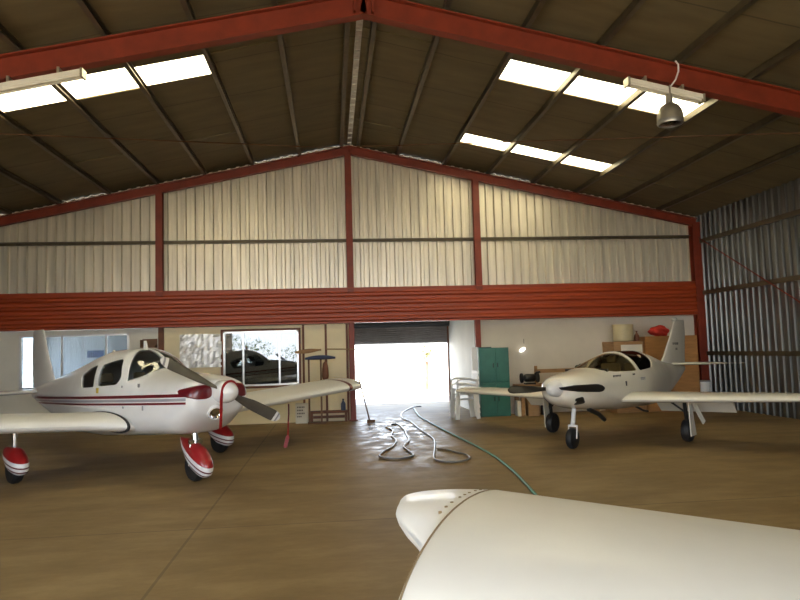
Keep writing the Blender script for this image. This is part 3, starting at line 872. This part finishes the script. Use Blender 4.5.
    # wings
    for s_ in (-1, 1):
        secs = [(.3, -.78, 1.32, .70, .17), (.5, -.82, 1.26, .70, .165), (1.5, -.92, 1.08, .722, .145), (2.6, -1.03, .90, .745, .12), (2.95, -1.07, .84, .752, .11), (3.03, -1.10, .76, .754, .08), (3.07, -1.16, .62, .755, .04), (3.085, -1.22, .5, .755, .012)]
        wing = MB().loft(wing_rings(secs, s_)).build('wing', M['cpaint'], R_, smooth=40)
        rg = []
        for b, te, c in ((.62, -2.05, .30), (1.0, -2.01, .29), (1.75, -1.94, .26), (1.85, -1.93, .26)):
            z = .70 + .02 * b
            rg.append([(te + c, s_ * b, z + .02), (te + c * .5, s_ * b, z - .06), (te - .02, s_ * b, z - .275), (te - .035, s_ * b, z - .285), (te + c * .5, s_ * b, z - .15), (te + c, s_ * b, z - .02)])
        MB().loft(rg).build('flap', M['cpaint'], wing)
        gr = MB(); gr.tube([(-1.5, s_ * 1.2, .70), (-1.59, s_ * 1.2, .19)], .03, 12); gr.tube([(-1.45, s_ * .95, .68), (-1.55, s_ * 1.18, .48)], .016, 8)
        gear = gr.build('main_gear', M['blackp'], R_, smooth=50)
        mb = MB(); wheel(mb, (-1.59, s_ * 1.2, .18), .18, .13); mb.build('wheel', [M['black'], M['steel']], gear, smooth=40)
        mb = MB(); mb.prism([(-1.43, .66), (-1.55, .66), (-1.72, .10), (-1.47, .10)], 1, s_ * 1.285 - .008, s_ * 1.285 + .008); mb.build('gear_door', M['cpaint'], gear)
        if s_ > 0: MB().bar((-1.62, 1.3, .62), (-1.9, 1.36, .28), .02, .08).build('strut_cover', M['cpaint'], gear)
    gr = MB(); gr.tube([(-.1, 0, .62), (-.03, 0, .36)], .034, 12)
    gr.bar((-.03, -.075, .35), (-.03, .075, .35), .035, .03)
    for q in (-.07, .07): gr.tube([(-.03, q, .35), (0, q, .16)], .011, 8)
    gear = gr.build('nose_gear', M['plastic'], R_, smooth=50)
    mb = MB(); wheel(mb, (0, 0, .16), .16, .10); mb.build('wheel', [M['black'], M['steel']], gear, smooth=40)
    # tail
    rg = [airfoil(a0, ch, 0, th, 0, camber=0) for a0, ch, th in ((-3.80, 1.50, .08), (-4.02, 1.30, .08), (-4.55, .86, .06), (-4.74, .66, .05), (-4.80, .58, .02))]
    MB().loft([[(p[0], p[2], z) for p in r] for r, z in zip(rg, (1.16, 1.30, 1.80, 2.03, 2.06))]).build('tail_fin', M['cpaint'], R_, smooth=40)
    for z, n in ((1.56, 5), (1.45, 4)):
        mb = MB()
        for i in range(n): mb.box((-4.55 - .07 * i, .032, z), (.045, .006, .05))
        mb.build('fin_marking', M['ink'], R_)
    mb = MB(); mb.lathe([(0, -.12), (.04, -.1), (.05, 0), (.04, .06), (0, .09)], (-4.78, 0, 2.07), (1, 0, 0), 16); mb.build('fin_tip_fairing', M['cpaint'], R_, smooth=50)
    mb = MB(); mb.loft([airfoil(-4.40 - .13 * abs(b), .62 - .12 * abs(b), 1.15, .06 if abs(b) < 1.2 else .012, b, camber=0) for b in (-1.27, -1.2, -.6, 0, .6, 1.2, 1.27)]); mb.build('tailplane', M['cpaint'], R_, smooth=40)
    return R_
G1 = make_glider_like('cream low-wing airplane with black propeller and bubble canopy, parked at the right', (3.66, 9.97), math.radians(-137.3))

# ------------------------------------------------------------------ hoses on the floor
def smoothpath(pts, closed=False, k=6):
    P = [Vector((x, y, 0)) for x, y in pts]; n = len(P); out = []
    rng = range(n if closed else n - 1)
    for i in rng:
        p0 = P[(i - 1) % n] if closed or i > 0 else P[i]; p1 = P[i]; p2 = P[(i + 1) % n]; p3 = P[(i + 2) % n] if closed or i < n - 2 else p2
        for j in range(k):
            t = j / k
            out.append(.5 * (2 * p1 + (p2 - p0) * t + (2 * p0 - 5 * p1 + 4 * p2 - p3) * t * t + (3 * p1 - p0 - 3 * p2 + p3) * t ** 3))
    out.append(P[0] if closed else P[-1])
    return out
HA = [(1.13, 13.99), (1.09, 13.78), (1.16, 13.11), (1.07, 12.36), (1.09, 11.67), (.96, 10.95), (.78, 10.46), (.68, 10.04), (.78, 9.81), (.96, 9.73), (1.14, 9.87), (1.19, 10.04), (1.16, 10.48), (1.15, 10.95), (1.31, 11.6), (1.36, 12.45), (1.4, 13.23), (1.36, 14.15), (1.24, 14.2)]
HB = [(2.44, 18.34), (2.21, 18.19), (1.86, 17.19), (1.66, 16.25), (1.6, 15.37), (1.7, 14.52), (1.71, 13.12), (1.76, 11.96), (1.72, 11.31), (1.57, 10.36), (1.45, 9.66), (1.49, 9.37), (1.65, 9.24), (1.84, 9.33), (1.95, 9.52), (1.96, 9.82), (1.85, 10.14), (1.75, 10.43), (1.64, 10.53)]
HC = [(2.17, 17.81), (2.04, 15.79), (2.07, 14.38), (2.15, 12.76), (2.22, 11.63), (2.28, 10.69), (2.32, 9.64), (2.3, 8.89), (2.25, 8.1), (2.16, 7.24), (2.07, 6.49), (1.99, 5.84), (1.95, 5.0)]
for pts, r, m, lab in ((HA, .014, 'hose', 'shorter dark hose coiled in a small loop on the floor, left of the long hoses'), (HB, .014, 'hose', 'dark hose running from the doorway to a wide loop on the floor'), (HC, .017, 'ghose', 'long green hose running from the doorway towards the foreground wing')):
    p = smoothpath(pts); mb = MB(); mb.tube([(v.x, v.y, r) for v in p], r, 10)
    tag(mb.build('hose', M[m], smooth=50), lab, 'hose')

# ------------------------------------------------------------------ left wall items
YW = YB
mb = MB()
nx, nz = 14, 10
for i in range(nx + 1):
    for j in range(nz + 1):
        x = -3.43 + .93 * i / nx; z = 1.32 + .76 * j / nz
        mb.v.append((x, YW - .02 - random.uniform(0, .02), z))
for i in range(nx):
    for j in range(nz):
        a = i * (nz + 1) + j; mb.face((a, a + nz + 1, a + nz + 2, a + 1))
o = mb.build('wall_sheet', M['foil']); md = o.modifiers.new('t', 'SOLIDIFY'); md.thickness = .012
tag(o, 'crinkled silver sheet pinned on the cream wall left of the sliding window', 'sheet')
mb = MB(); mb.bb(-4.25, -3.93, YW - .22, YW - .002, 1.80, 1.86); mb.bb(-4.25, -3.93, YW - .03, YW - .002, 1.86, 2.0); mb.bb(-4.25, -4.22, YW - .22, YW - .03, 1.86, 1.98)
tag(mb.build('wall_shelf', M['plyd']), 'dark brown wall shelf beside the office window', 'shelf')
t = MB().bb(-6.9, -6.45, YD + .006, YD + .024, 1.62, 1.82).build('poster', M['poster']); tag(t, 'blue poster on the far wall seen through the office window', 'poster')
# wooden paddle / propeller blade on the wall
mb = MB(); rg = []
for i in range(13):
    t = i / 12; x = -.84 + .60 * t; z = 1.60 + .05 * t; h = .022 + .03 * math.sin(PI * min(1, t * 1.1)) ; rg.append([(x, YW - .07 + .022 * math.cos(2 * PI * k / 10), z + h * math.sin(2 * PI * k / 10)) for k in range(10)])
mb.loft(rg); mb.bb(-.69, -.63, YW - .05, YW - .028, 1.58, 1.64)
tag(mb.build('wooden_paddle', M['timber'], smooth=50), 'short brown wooden paddle fixed to the wall above the blue-topped stand', 'paddle')
mb = MB(); mb.tube([(-.12, YW - .14, 1.66), (.72, YW - .14, 1.63)], .012, 8); mb.bar((-.13, YW - .14, 1.66), (-.13, YW - .03, 1.66), .02, .02); mb.bar((.36, YW - .14, 1.645), (.36, YW - .03, 1.645), .02, .02)
tag(mb.build('wall_rod', M['timber'], smooth=50), 'thin brown rod sticking out level along the wall towards the doorway', 'rod')
# blue-topped stand
t = thing('tall_stand', 'tall brown stand with a blue padded top against the cream wall', 'stand', (-.26, YW - .42, 0))
mb = MB(); rg = []
for i in range(15):
    q = i / 14; x = -.34 + .68 * q; h = .05 * math.sin(PI * min(max(q, .05), .95)) ** .4; w = .10 * math.sin(PI * min(max(q, .05), .95)) ** .4
    rg.append([(x, w * math.cos(2 * PI * k / 12), 1.455 + .02 * math.sin(q * 3) + h * math.sin(2 * PI * k / 12)) for k in range(12)])
mb.loft(rg); mb.build('padded_top', M['blue'], t, smooth=60)
for x in (-.26, .01): MB().bb(x - .02, x + .02, -.03, .03, 0, 1.43).build('post', M['plyd'], t)
MB().bb(-.30, .10, -.1, .1, 0, .03).build('base', M['plyd'], t)
mb = MB(); mb.loft([[( -.15 + .26*0 + w * math.cos(2 * PI * k / 12), YW - .42 - .075 + d_ * math.sin(2 * PI * k / 12), z) for k in range(12)] for z, w, d_ in ((1.38, .02, .015), (1.34, .05, .03), (1.22, .07, .04), (1.05, .075, .04), (.98, .06, .03), (.97, .02, .01))])
mb.tube([(-.15, YW - .495, 1.36), (-.15, YW - .495, 1.42)], .01, 6)
tag(mb.build('hanging_bag', M['brown'], smooth=60), 'small brown bag hanging under the blue padded top', 'bag')
# bench with blue bottle, carton
t = thing('low_bench', 'low red-brown wooden bench along the wall beside the door column', 'bench', (-.03, YW - .14, 0))
MB().bb(-.48, .36, -.12, .11, .2, .25).build('seat', M['brown'], t)
for x in (-.45, .33):
    for y in (-.08, .08): MB().bb(x - .025, x + .025, y - .025, y + .025, 0, .2).build('leg', M['brown'], t)
MB().bb(-.42, .30, -.01, .01, .08, .14).build('stretcher', M['brown'], t)
t = thing('bottle', 'dark blue bottle standing on the low bench', 'bottle', (.24, YW - .14, .25))
MB().lathe([(.05, 0), (.055, .02), (.055, .15), (.02, .21), (.02, .24)], (0, 0, 0)).build('bottle_body', M['blue'], t, smooth=40)
MB().lathe([(.022, .235), (.022, .26), (0, .262)], (0, 0, 0)).build('cap', M['black'], t, smooth=40)
t = thing('carton', 'small cream carton with dark print under the far wing', 'carton', (-.70, YW - .2, 0))
MB().bb(-.14, .14, -.1, .1, 0, .44).build('carton_body', M['paper'], t, bevel=.006)
for i, (w, z) in enumerate(((.2, .35), (.17, .28), (.2, .21), (.12, .14))):
    mb = MB()
    for k in range(int(w / .035)): mb.bb(-.1 + k * .035, -.1 + k * .035 + .022, -.103, -.0995, z, z + .03)
    mb.build('print_line', M['ink'], t)
# broom by the column
t = thing('broom', 'dark broom leaning beside the red door column', 'broom', (0, 0, 0))
P0 = Vector((.80, 14.75, .07)); P1 = Vector((.60, 15.28, 1.02))
MB().tube([P0, P1], .016, 10).build('handle', M['plyd'], t, smooth=50)
MB().bar(P0 + Vector((-.05, .0, -.03)), P0 + Vector((.12, -.05, -.03)), .05, .07).build('bristles', M['plyd'], t, bevel=.01)
# tie-down strap from the wing, propeller ribbon
def local(obj, p): return Matrix.Rotation(obj.rotation_euler.z, 4, 'Z') @ Vector(p) + Vector(obj.location)
sp_ = local(T1, (-1.33, 2.5, .735)); mb = MB()
mb.tube([sp_, sp_ + Vector((.0, 0, -.16)), sp_ + Vector((-.01, 0, -.3))], .013, 8, mi=1)
mb.tube([sp_ + Vector((-.01, 0, -.29)), sp_ + Vector((-.02, 0, -.55))], .013, 8, mi=0)
e = sp_ + Vector((-.02, 0, -.54)); mb.bar(e, Vector((e.x - .05, e.y, .003)), .02, .06)
tag(mb.build('tie_down_strap', [M['redp'], M['maroon']]), 'red tie-down strap hanging from the far wing to the floor', 'strap')
mb = MB(); pts = []
hubw = (.86, 0, 1.18)
for i in range(9):
    q = PI * (1 - i / 8); pts.append((hubw[0] + .10 + .05 * math.sin(q), -.02 + .10 * math.cos(q) * 1.0, hubw[2] + .02 + .16 * math.sin(q)))
pts = [(.80, -.13, .72), (.82, -.13, .95), (.82, -.125, 1.10), (.82, -.09, 1.23), (.81, -.02, 1.27), (.80, .05, 1.265), (.78, .11, 1.21)]
rg = []
for i, p in enumerate(smoothpath([(q[1], q[2]) for q in pts], k=5)):
    f = i / 30; a = pts[min(6, int(f * 6.001))][0]; a2 = pts[min(6, int(f * 6.001) + 1)][0]; a += (a2 - a) * (f * 6 - int(f * 6))
    rg.append((a, p.x, p.y))
rings = []
for i, p in enumerate(rg):
    c = local(T1, p); tdir = Vector((0, 1, 0)).lerp(Vector((0, 0, 1)), 0)
    q0 = Vector(rg[max(i - 1, 0)]); q1 = Vector(rg[min(i + 1, len(rg) - 1)]); d = (q1 - q0).normalized(); nrm = Vector((1, 0, 0)); w = d.cross(nrm).normalized()
    P = Vector(p); rings.append([local(T1, P + w * sx * .018 + nrm * sy_ * .004) for sx, sy_ in ((-1, -1), (1, -1), (1, 1), (-1, 1))])
mb = MB(); mb.loft(rings); tag(mb.build('propeller_ribbon', M['redp']), 'red ribbon looped over the white spinner and hanging down', 'ribbon')

# ------------------------------------------------------------------ right side items
def chair_stack():
    def one(label, z):
        t = thing('plastic_chair', label, 'chair', (2.97, 14.9, z), math.radians(-84), 'stacked plastic chairs')
        mb = MB(); mb.bb(-.2, .2, -.2, .2, .42, .445); mb.build('seat', M['plastic'], t, bevel=.012)
        mb = MB()
        for k in range(5):
            x = -.17 + .085 * k; mb.bar((x, .2, .44), (x * 1.05, .29, .80), .062, .012, up=(0, 1, 0))
        mb.bar((-.22, .285, .80), (.22, .285, .80), .03, .07); mb.build('backrest', M['plastic'], t, bevel=.008)
        for sx in (-1, 1):
            for y0, y1 in ((-.19, -.24), (.19, .26)):
                MB().bar((sx * .19, y0, .43), (sx * .225, y1, .0), .085, .035, up=(1, 0, 0)).build('leg', M['plastic'], t, bevel=.006)
            mb = MB(); mb.tube([(sx * .235, -.2, .36), (sx * .25, -.22, .62), (sx * .25, -.12, .66), (sx * .25, .1, .65), (sx * .235, .25, .62)], .022, 8)
            mb.build('armrest', M['plastic'], t, smooth=50)
        return t
    one('white plastic armchair at the bottom of the stack beside the teal cabinet', 0)
    one('white plastic armchair second in the stack, nested on the bottom chair', .12)
    one('white plastic armchair on top of the stack beside the teal cabinet', .24)
chair_stack()
t = thing('teal_cabinet', 'tall teal steel cabinet with four doors beside the passage', 'cabinet', (3.76, 15.06, 0))
MB().bb(-.37, .33, -.0, .30, 0, 1.58).build('body', M['teal'], t)
for sx in (-1, 1):
    for z0, z1 in ((.04, .77), (.80, 1.545 if sx < 0 else 1.56)):
        x0, x1 = (-.37, -.008) if sx < 0 else (.008, .32)
        d_ = MB().bb(x0, x1, -.025, -.003, z0, z1).build('door', M['teal'], t, bevel=.006)
        hx = -.05 if sx < 0 else .05
        MB().bb(hx - .012, hx + .012, -.045, -.024, (z0 + z1) / 2 - .05, (z0 + z1) / 2 + .05).build('handle', M['teal_dark'], d_)
mb = MB(); mb.bb(-.36, -.06, .05, .3, 1.58, 1.60); mb.build('lid', M['teal_dark'], t)
o = MB().box((0, 0, .8), (.14, .03, 1.6), 0).build('white_board', M['plastic']); o.location = (3.312, 15.2, 0.003); tag(o, 'narrow white board standing between the stacked chairs and the teal cabinet', 'board')
t = thing('wall_glint', 'small glowing white oval standing in for a glint on the wall above the workbench', 'light', (4.55, YB, 1.51))  # emissive oval stands in for a bright glint on the wall
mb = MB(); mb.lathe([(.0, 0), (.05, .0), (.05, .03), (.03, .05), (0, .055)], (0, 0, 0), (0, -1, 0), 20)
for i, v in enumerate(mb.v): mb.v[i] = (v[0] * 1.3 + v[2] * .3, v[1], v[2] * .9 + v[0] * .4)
mb.build('glint_glow', M['glint_glow'], t, smooth=50); MB().bb(.04, .05, -.012, 0, .15, .26).build('hook', M['ink'], t)

t = thing('workbench', 'timber workbench with a raised back rail behind the cream airplane nose', 'workbench', (5.2, 15.1, 0))
MB().bb(-.95, .95, -.3, .3, .66, .71).build('top', M['timber'], t)
for x in (-.88, .88):
    for y in (-.25, .25): MB().bb(x - .04, x + .04, y - .04, y + .04, 0, .66).build('leg', M['timber'], t)
MB().bb(-.4, .95, .24, .28, .95, 1.04).build('back_rail', M['timber'], t)
for x in (-.38, .9): MB().bb(x - .03, x + .03, .24, .3, .71, 1.12 if x < 0 else 1.04).build('rail_post', M['timber'], t)
t = thing('bench_grinder', 'black electric bench grinder on the left end of the workbench', 'grinder', (4.55, 15.0, .71))
MB().bb(-.12, .12, -.08, .08, 0, .04).build('base', M['blackp'], t)
MB().lathe([(0, -.13), (.08, -.12), (.095, -.08), (.095, .08), (.08, .12), (0, .13)], (0, 0, .15), (1, 0, 0)).build('motor', M['blackp'], t, smooth=40)
for s_ in (-1, 1): MB().lathe([(0, -.02), (.11, -.02), (.115, 0), (.11, .02), (0, .02)], (s_ * .19, 0, .15), (1, 0, 0)).build('grinding_wheel', M['black'], t, smooth=40)
mb = MB(); mb.tube([(.1, 0, .2), (.16, -.04, .27), (.24, -.04, .28)], .025, 10); mb.build('guard', M['blackp'], t, smooth=40)
def lump(name, c, rx, ry, rz, m, seed, amp=.15):
    random.seed(seed); bm = bmesh.new(); bmesh.ops.create_icosphere(bm, subdivisions=4, radius=1)
    ph = [random.uniform(0, 6) for _ in range(6)]
    for v in bm.verts:
        p = v.co; k = 1 + amp * (math.sin(4 * p.x + ph[0]) * math.sin(3.3 * p.y + ph[1]) + .5 * math.sin(7 * p.z + ph[2] + 3 * p.x) + .4 * math.sin(9 * p.x + ph[3]) * math.sin(8 * p.z + ph[4]))
        v.co = Vector((c[0] + p.x * k * rx, c[1] + p.y * k * ry, max(c[2] + p.z * k * rz, c[2] - rz * .8)))
    me = bpy.data.meshes.new(name); bm.to_mesh(me); bm.free(); me.materials.append(m); me.shade_smooth()
    o = bpy.data.objects.new(name, me); COL.objects.link(o); return o
tag(lump('cloth_bag', (5.75, 14.98, .71 + .23 * .8), .15, .12, .23, M['green_bag'], 3), 'dark green cloth bag on the right part of the workbench', 'bag')
for x0, x1, h, m, lab in ((4.20, 4.38, .34, 'paper', 'small white box on the floor under the workbench end'), (4.45, 4.72, .40, 'cardboard', 'brown cardboard box under the workbench'), (4.82, 4.98, .30, 'black', 'small black crate under the workbench')):
    t = thing('box', lab, 'box', ((x0 + x1) / 2, 14.98, 0)); w = (x1 - x0) / 2
    MB().bb(-w, w, -.12, .12, 0, h).build('box_body', M[m], t, bevel=.004)
    for s_ in (-1, 1): MB().bb(-w, w, -.12 if s_ < 0 else .005, -.005 if s_ < 0 else .12, h, h + .006).build('flap', M[m], t)
# cupboards against the back wall
t = thing('cupboard', 'narrow dark timber cupboard with a white upper door', 'cupboard', (6.88, 14.98, 0))
MB().bb(-.36, .36, -.2, .45, 0, 1.64).build('body', M['timber'], t)
d_ = MB().bb(-.19, .32, -.222, -.202, .85, 1.56).build('door', M['paper'], t); MB().bb(.26, .28, -.24, -.221, 1.15, 1.25).build('handle', M['steel'], d_)
d_ = MB().bb(-.19, .32, -.222, -.202, .06, .82).build('door', M['timber'], t); MB().bb(.26, .28, -.24, -.221, .5, .6).build('handle', M['steel'], d_)
t = thing('cupboard', 'wide orange plywood cupboard behind the cream airplane tail', 'cupboard', (7.92, 14.98, 0))
MB().bb(-.64, .64, -.22, .46, 0, 1.74).build('body', M['ply'], t)
for x0, x1 in ((-.62, -.005), (.005, .62)):
    d_ = MB().bb(x0, x1, -.245, -.222, .06, 1.70).build('door', M['ply'], t, bevel=.004)
    hx = -.05 if x0 < -.1 else .05; MB().bb(hx - .01, hx + .01, -.265, -.244, .85, .97).build('handle', M['steel'], d_)
t = thing('plastic_drum', 'beige plastic drum standing on top of the narrow cupboard', 'drum', (6.85, 14.98, 1.64))
MB().lathe([(.21, 0), (.235, .02), (.235, .36), (.22, .385), (.0, .385)], (0, 0, 0)).build('drum_body', M['beige'], t, smooth=40)
MB().lathe([(.242, .36), (.242, .40), (.0, .405)], (0, 0, 0)).build('lid', M['beige'], t, smooth=40)
tag(lump('cloth_bundle', (7.72, 14.95, 1.74 + .115), .24, .17, .14, M['red_cloth'], 5), 'bright red cloth bundle on top of the plywood cupboard', 'bundle')
t = thing('small_bottle', 'small brown bottle on the narrow cupboard beside the drum', 'bottle', (7.17, 14.95, 1.64))
MB().lathe([(.05, 0), (.055, .03), (.055, .13), (.02, .19), (.02, .22)], (0, 0, 0)).build('bottle_body', M['brown'], t, smooth=40)
MB().lathe([(.024, .215), (.024, .24), (0, .242)], (0, 0, 0)).build('cap', M['plyd'], t, smooth=40)
t = thing('bucket', 'white plastic bucket with dark lid standing in the right corner', 'bucket', (8.72, 14.85, 0))
MB().lathe([(.12, 0), (.125, .02), (.14, .62), (.145, .64), (0, .64)], (0, 0, 0)).build('bucket_body', M['plastic'], t, smooth=40)
MB().lathe([(.15, .64), (.15, .67), (0, .675)], (0, 0, 0)).build('lid', M['greyp'], t, smooth=40)

# ------------------------------------------------------------------ lamps under the near rafter
def batten_light(x0, x1, label):
    c = ((x0 + x1) / 2); yy = 8.46
    t = thing('tube_light', label, 'light', (c, yy, 0))
    z0, z1 = zp(x0) - .50, zp(x1) - .50
    MB().bar((x0 - c, 0, z0), (x1 - c, 0, z1), .13, .07).build('housing', M['lampw'], t, bevel=.008)
    MB().bar((x0 - c + .03, -.04, z0 - .045), (x1 - c - .03, -.04, z1 - .045), .03, .03).build('tube', M['lampw'], t)
    MB().bar((x0 - c + .03, .04, z0 - .045), (x1 - c - .03, .04, z1 - .045), .03, .03).build('tube', M['lampw'], t)
    for x, z in ((x0, z0), (x1, z1)): MB().box((x - c, 0, z - .015), (.03, .15, .11)).build('end_cap', M['lampm'], t)
    for f in (.25, .75):
        x = x0 + (x1 - x0) * f; MB().bb(x - c - .015, x - c + .015, -.015, .10, zp(x) - .47, zp(x) - .365).build('bracket', M['lampm'], t)
    return t
batten_light(4.12, 5.19, 'white tube light fitting under the near red rafter at the right, behind the bell lamp')
batten_light(-4.25, -3.05, 'white tube light fitting under the near red rafter at the upper left')
t = thing('bell_lamp', 'silver bell-shaped high-bay lamp hanging under the near red rafter', 'lamp', (4.64, 8.33, -.03))
tilt = (.06, -.10, 1)
MB().lathe([(.02, 5.0), (.045, 4.99), (.05, 4.86), (.07, 4.84)], (0, 0, 0)).build('neck', M['lampm'], t, smooth=40)
MB().lathe([(.07, 4.855), (.12, 4.82), (.155, 4.76), (.168, 4.70), (.172, 4.63), (.162, 4.632), (.158, 4.70), (.10, 4.80), (.05, 4.83)], (0, 0, 0), n=32).build('lamp_shade', M['lampm'], t, smooth=50)
MB().lathe([(.165, 4.632), (.172, 4.60), (.165, 4.575), (.15, 4.57), (.15, 4.63)], (0, 0, 0), n=32).build('rim', M['steel'], t, smooth=40)
MB().lathe([(.0, 4.565), (.09, 4.57), (.155, 4.59), (.155, 4.60), (.0, 4.58)], (0, 0, 0), n=32).build('lens', M['lens'], t, smooth=40)
MB().tube([(.02, 0, 5.0), (.02, .0, 5.08), (.05, .05, 5.14)], .012, 8).build('stem', M['lampm'], t)
mb = MB(); mb.tube([Vector((4.69, 8.375, 5.08)) + Vector(v) for v in ((0, .0, .0), (.10, .02, .12), (.15, .02, .24), (.14, .0, .33), (.10, .0, .38))], .012, 8)
tag(mb.build('power_cable', M['plastic'], smooth=50), 'white curved power cable between the bell lamp and the roof', 'cable')

# ------------------------------------------------------------------ outside
def tree(x, y, h, w, label, hz0, n=500, seed=1, group=None):
    random.seed(seed); t = thing('tree', label, 'tree', (x, y, -.02), 0, group)
    MB().tube([(0, 0, 0), (.05, 0, hz0 * .6), (0, 0, hz0 + (h - hz0) * .6)], .05 + h * .01, 8).build('trunk', M['bark'], t, smooth=50)
    mb = MB()
    for i in range(n):
        while True:
            p = Vector((random.uniform(-1, 1), random.uniform(-1, 1), random.uniform(-1, 1)))
            if p.length < 1: break
        c = Vector((p.x * w, p.y * w, hz0 + (h - hz0) * (p.z + 1) / 2)); s = .09 + h * .028
        u = Vector((random.gauss(0, 1), random.gauss(0, 1), random.gauss(0, 1))).normalized(); v = u.orthogonal().normalized(); w2 = u.cross(v)
        b = len(mb.v); mb.v += [tuple(c + v * s), tuple(c + w2 * s * .5), tuple(c - v * s), tuple(c - w2 * s * .5)]; mb.face((b, b + 1, b + 2, b + 3))
    mb.build('foliage', M['leaf' if group else 'pale_leaf'], t)
tree(3.7, 26, 1.8, .26, 'small pale green sapling outside beyond the open doorway', 1.15, 70, 3)
# tree line and apron at the open front (seen only in reflections)
for i in range(9):
    tree(-56 + 14 * i, -52 - (i % 2) * 3, 3.0 + (i % 4) * .4, 6.9, 'dark leafy tree in the row across the apron in front of the hangar', .1, 900, 20 + i, 'trees across the apron')

# ------------------------------------------------------------------ light
w = bpy.data.worlds.new('world'); S.world = w; w.use_nodes = True; nt = w.node_tree; nt.nodes.clear()
bg = N(nt, 'ShaderNodeBackground'); wo = N(nt, 'ShaderNodeOutputWorld')
tc = N(nt, 'ShaderNodeTexCoord'); sp = N(nt, 'ShaderNodeSeparateXYZ'); nt.links.new(tc.outputs['Generated'], sp.inputs[0])
c = ramp(nt, sp.outputs[2], [(.0, (.93, .96, 1.0)), (.25, (.72, .84, 1.0)), (1, (.45, .64, 1.0))])
nt.links.new(c, bg.inputs[0]); bg.inputs[1].default_value = 1.25; nt.links.new(bg.outputs[0], wo.inputs[0])
sl = bpy.data.lights.new('sun', 'SUN'); sl.energy = 7.5; sl.angle = math.radians(.5); sl.color = (1, .92, .78)
so = bpy.data.objects.new('sun', sl); COL.objects.link(so)
so.rotation_euler = Vector((.22, .62, -.75)).to_track_quat('-Z', 'Y').to_euler()
def portal(name, loc, rot, sx, sy):
    l = bpy.data.lights.new(name, 'AREA'); l.shape = 'RECTANGLE'; l.size = sx; l.size_y = sy; l.cycles.is_portal = True
    o = bpy.data.objects.new(name, l); COL.objects.link(o); o.location = loc; o.rotation_euler = rot
portal('front_opening', ((OX0 + OX1) / 2, YF - .1, OZ / 2), (PI / 2, 0, 0), OX1 - OX0, OZ)
portal('office_opening', (XL - .12, 17.6, 1.5), (PI / 2, 0, -PI / 2), 3.2, 1.6)
portal('added_side_opening', (XL - .15, (LY0 + LY1) / 2, LZ / 2), (PI / 2, 0, -PI / 2), LY1 - LY0, LZ)
portal('door_opening', (2.0, YD + .25, .9), (-PI / 2, 0, 0), 3, 1.8)

vs = S.view_settings; S.display_settings.display_device = 'sRGB'
vs.view_transform = 'Standard'; vs.look = 'None'; vs.gamma = 1; vs.exposure = 2.55
vs.use_curve_mapping = False
S.cycles.max_bounces = 10; S.cycles.diffuse_bounces = 6; S.cycles.transparent_max_bounces = 12
S.cycles.sample_clamp_indirect = 6
S.cycles.use_denoising = True
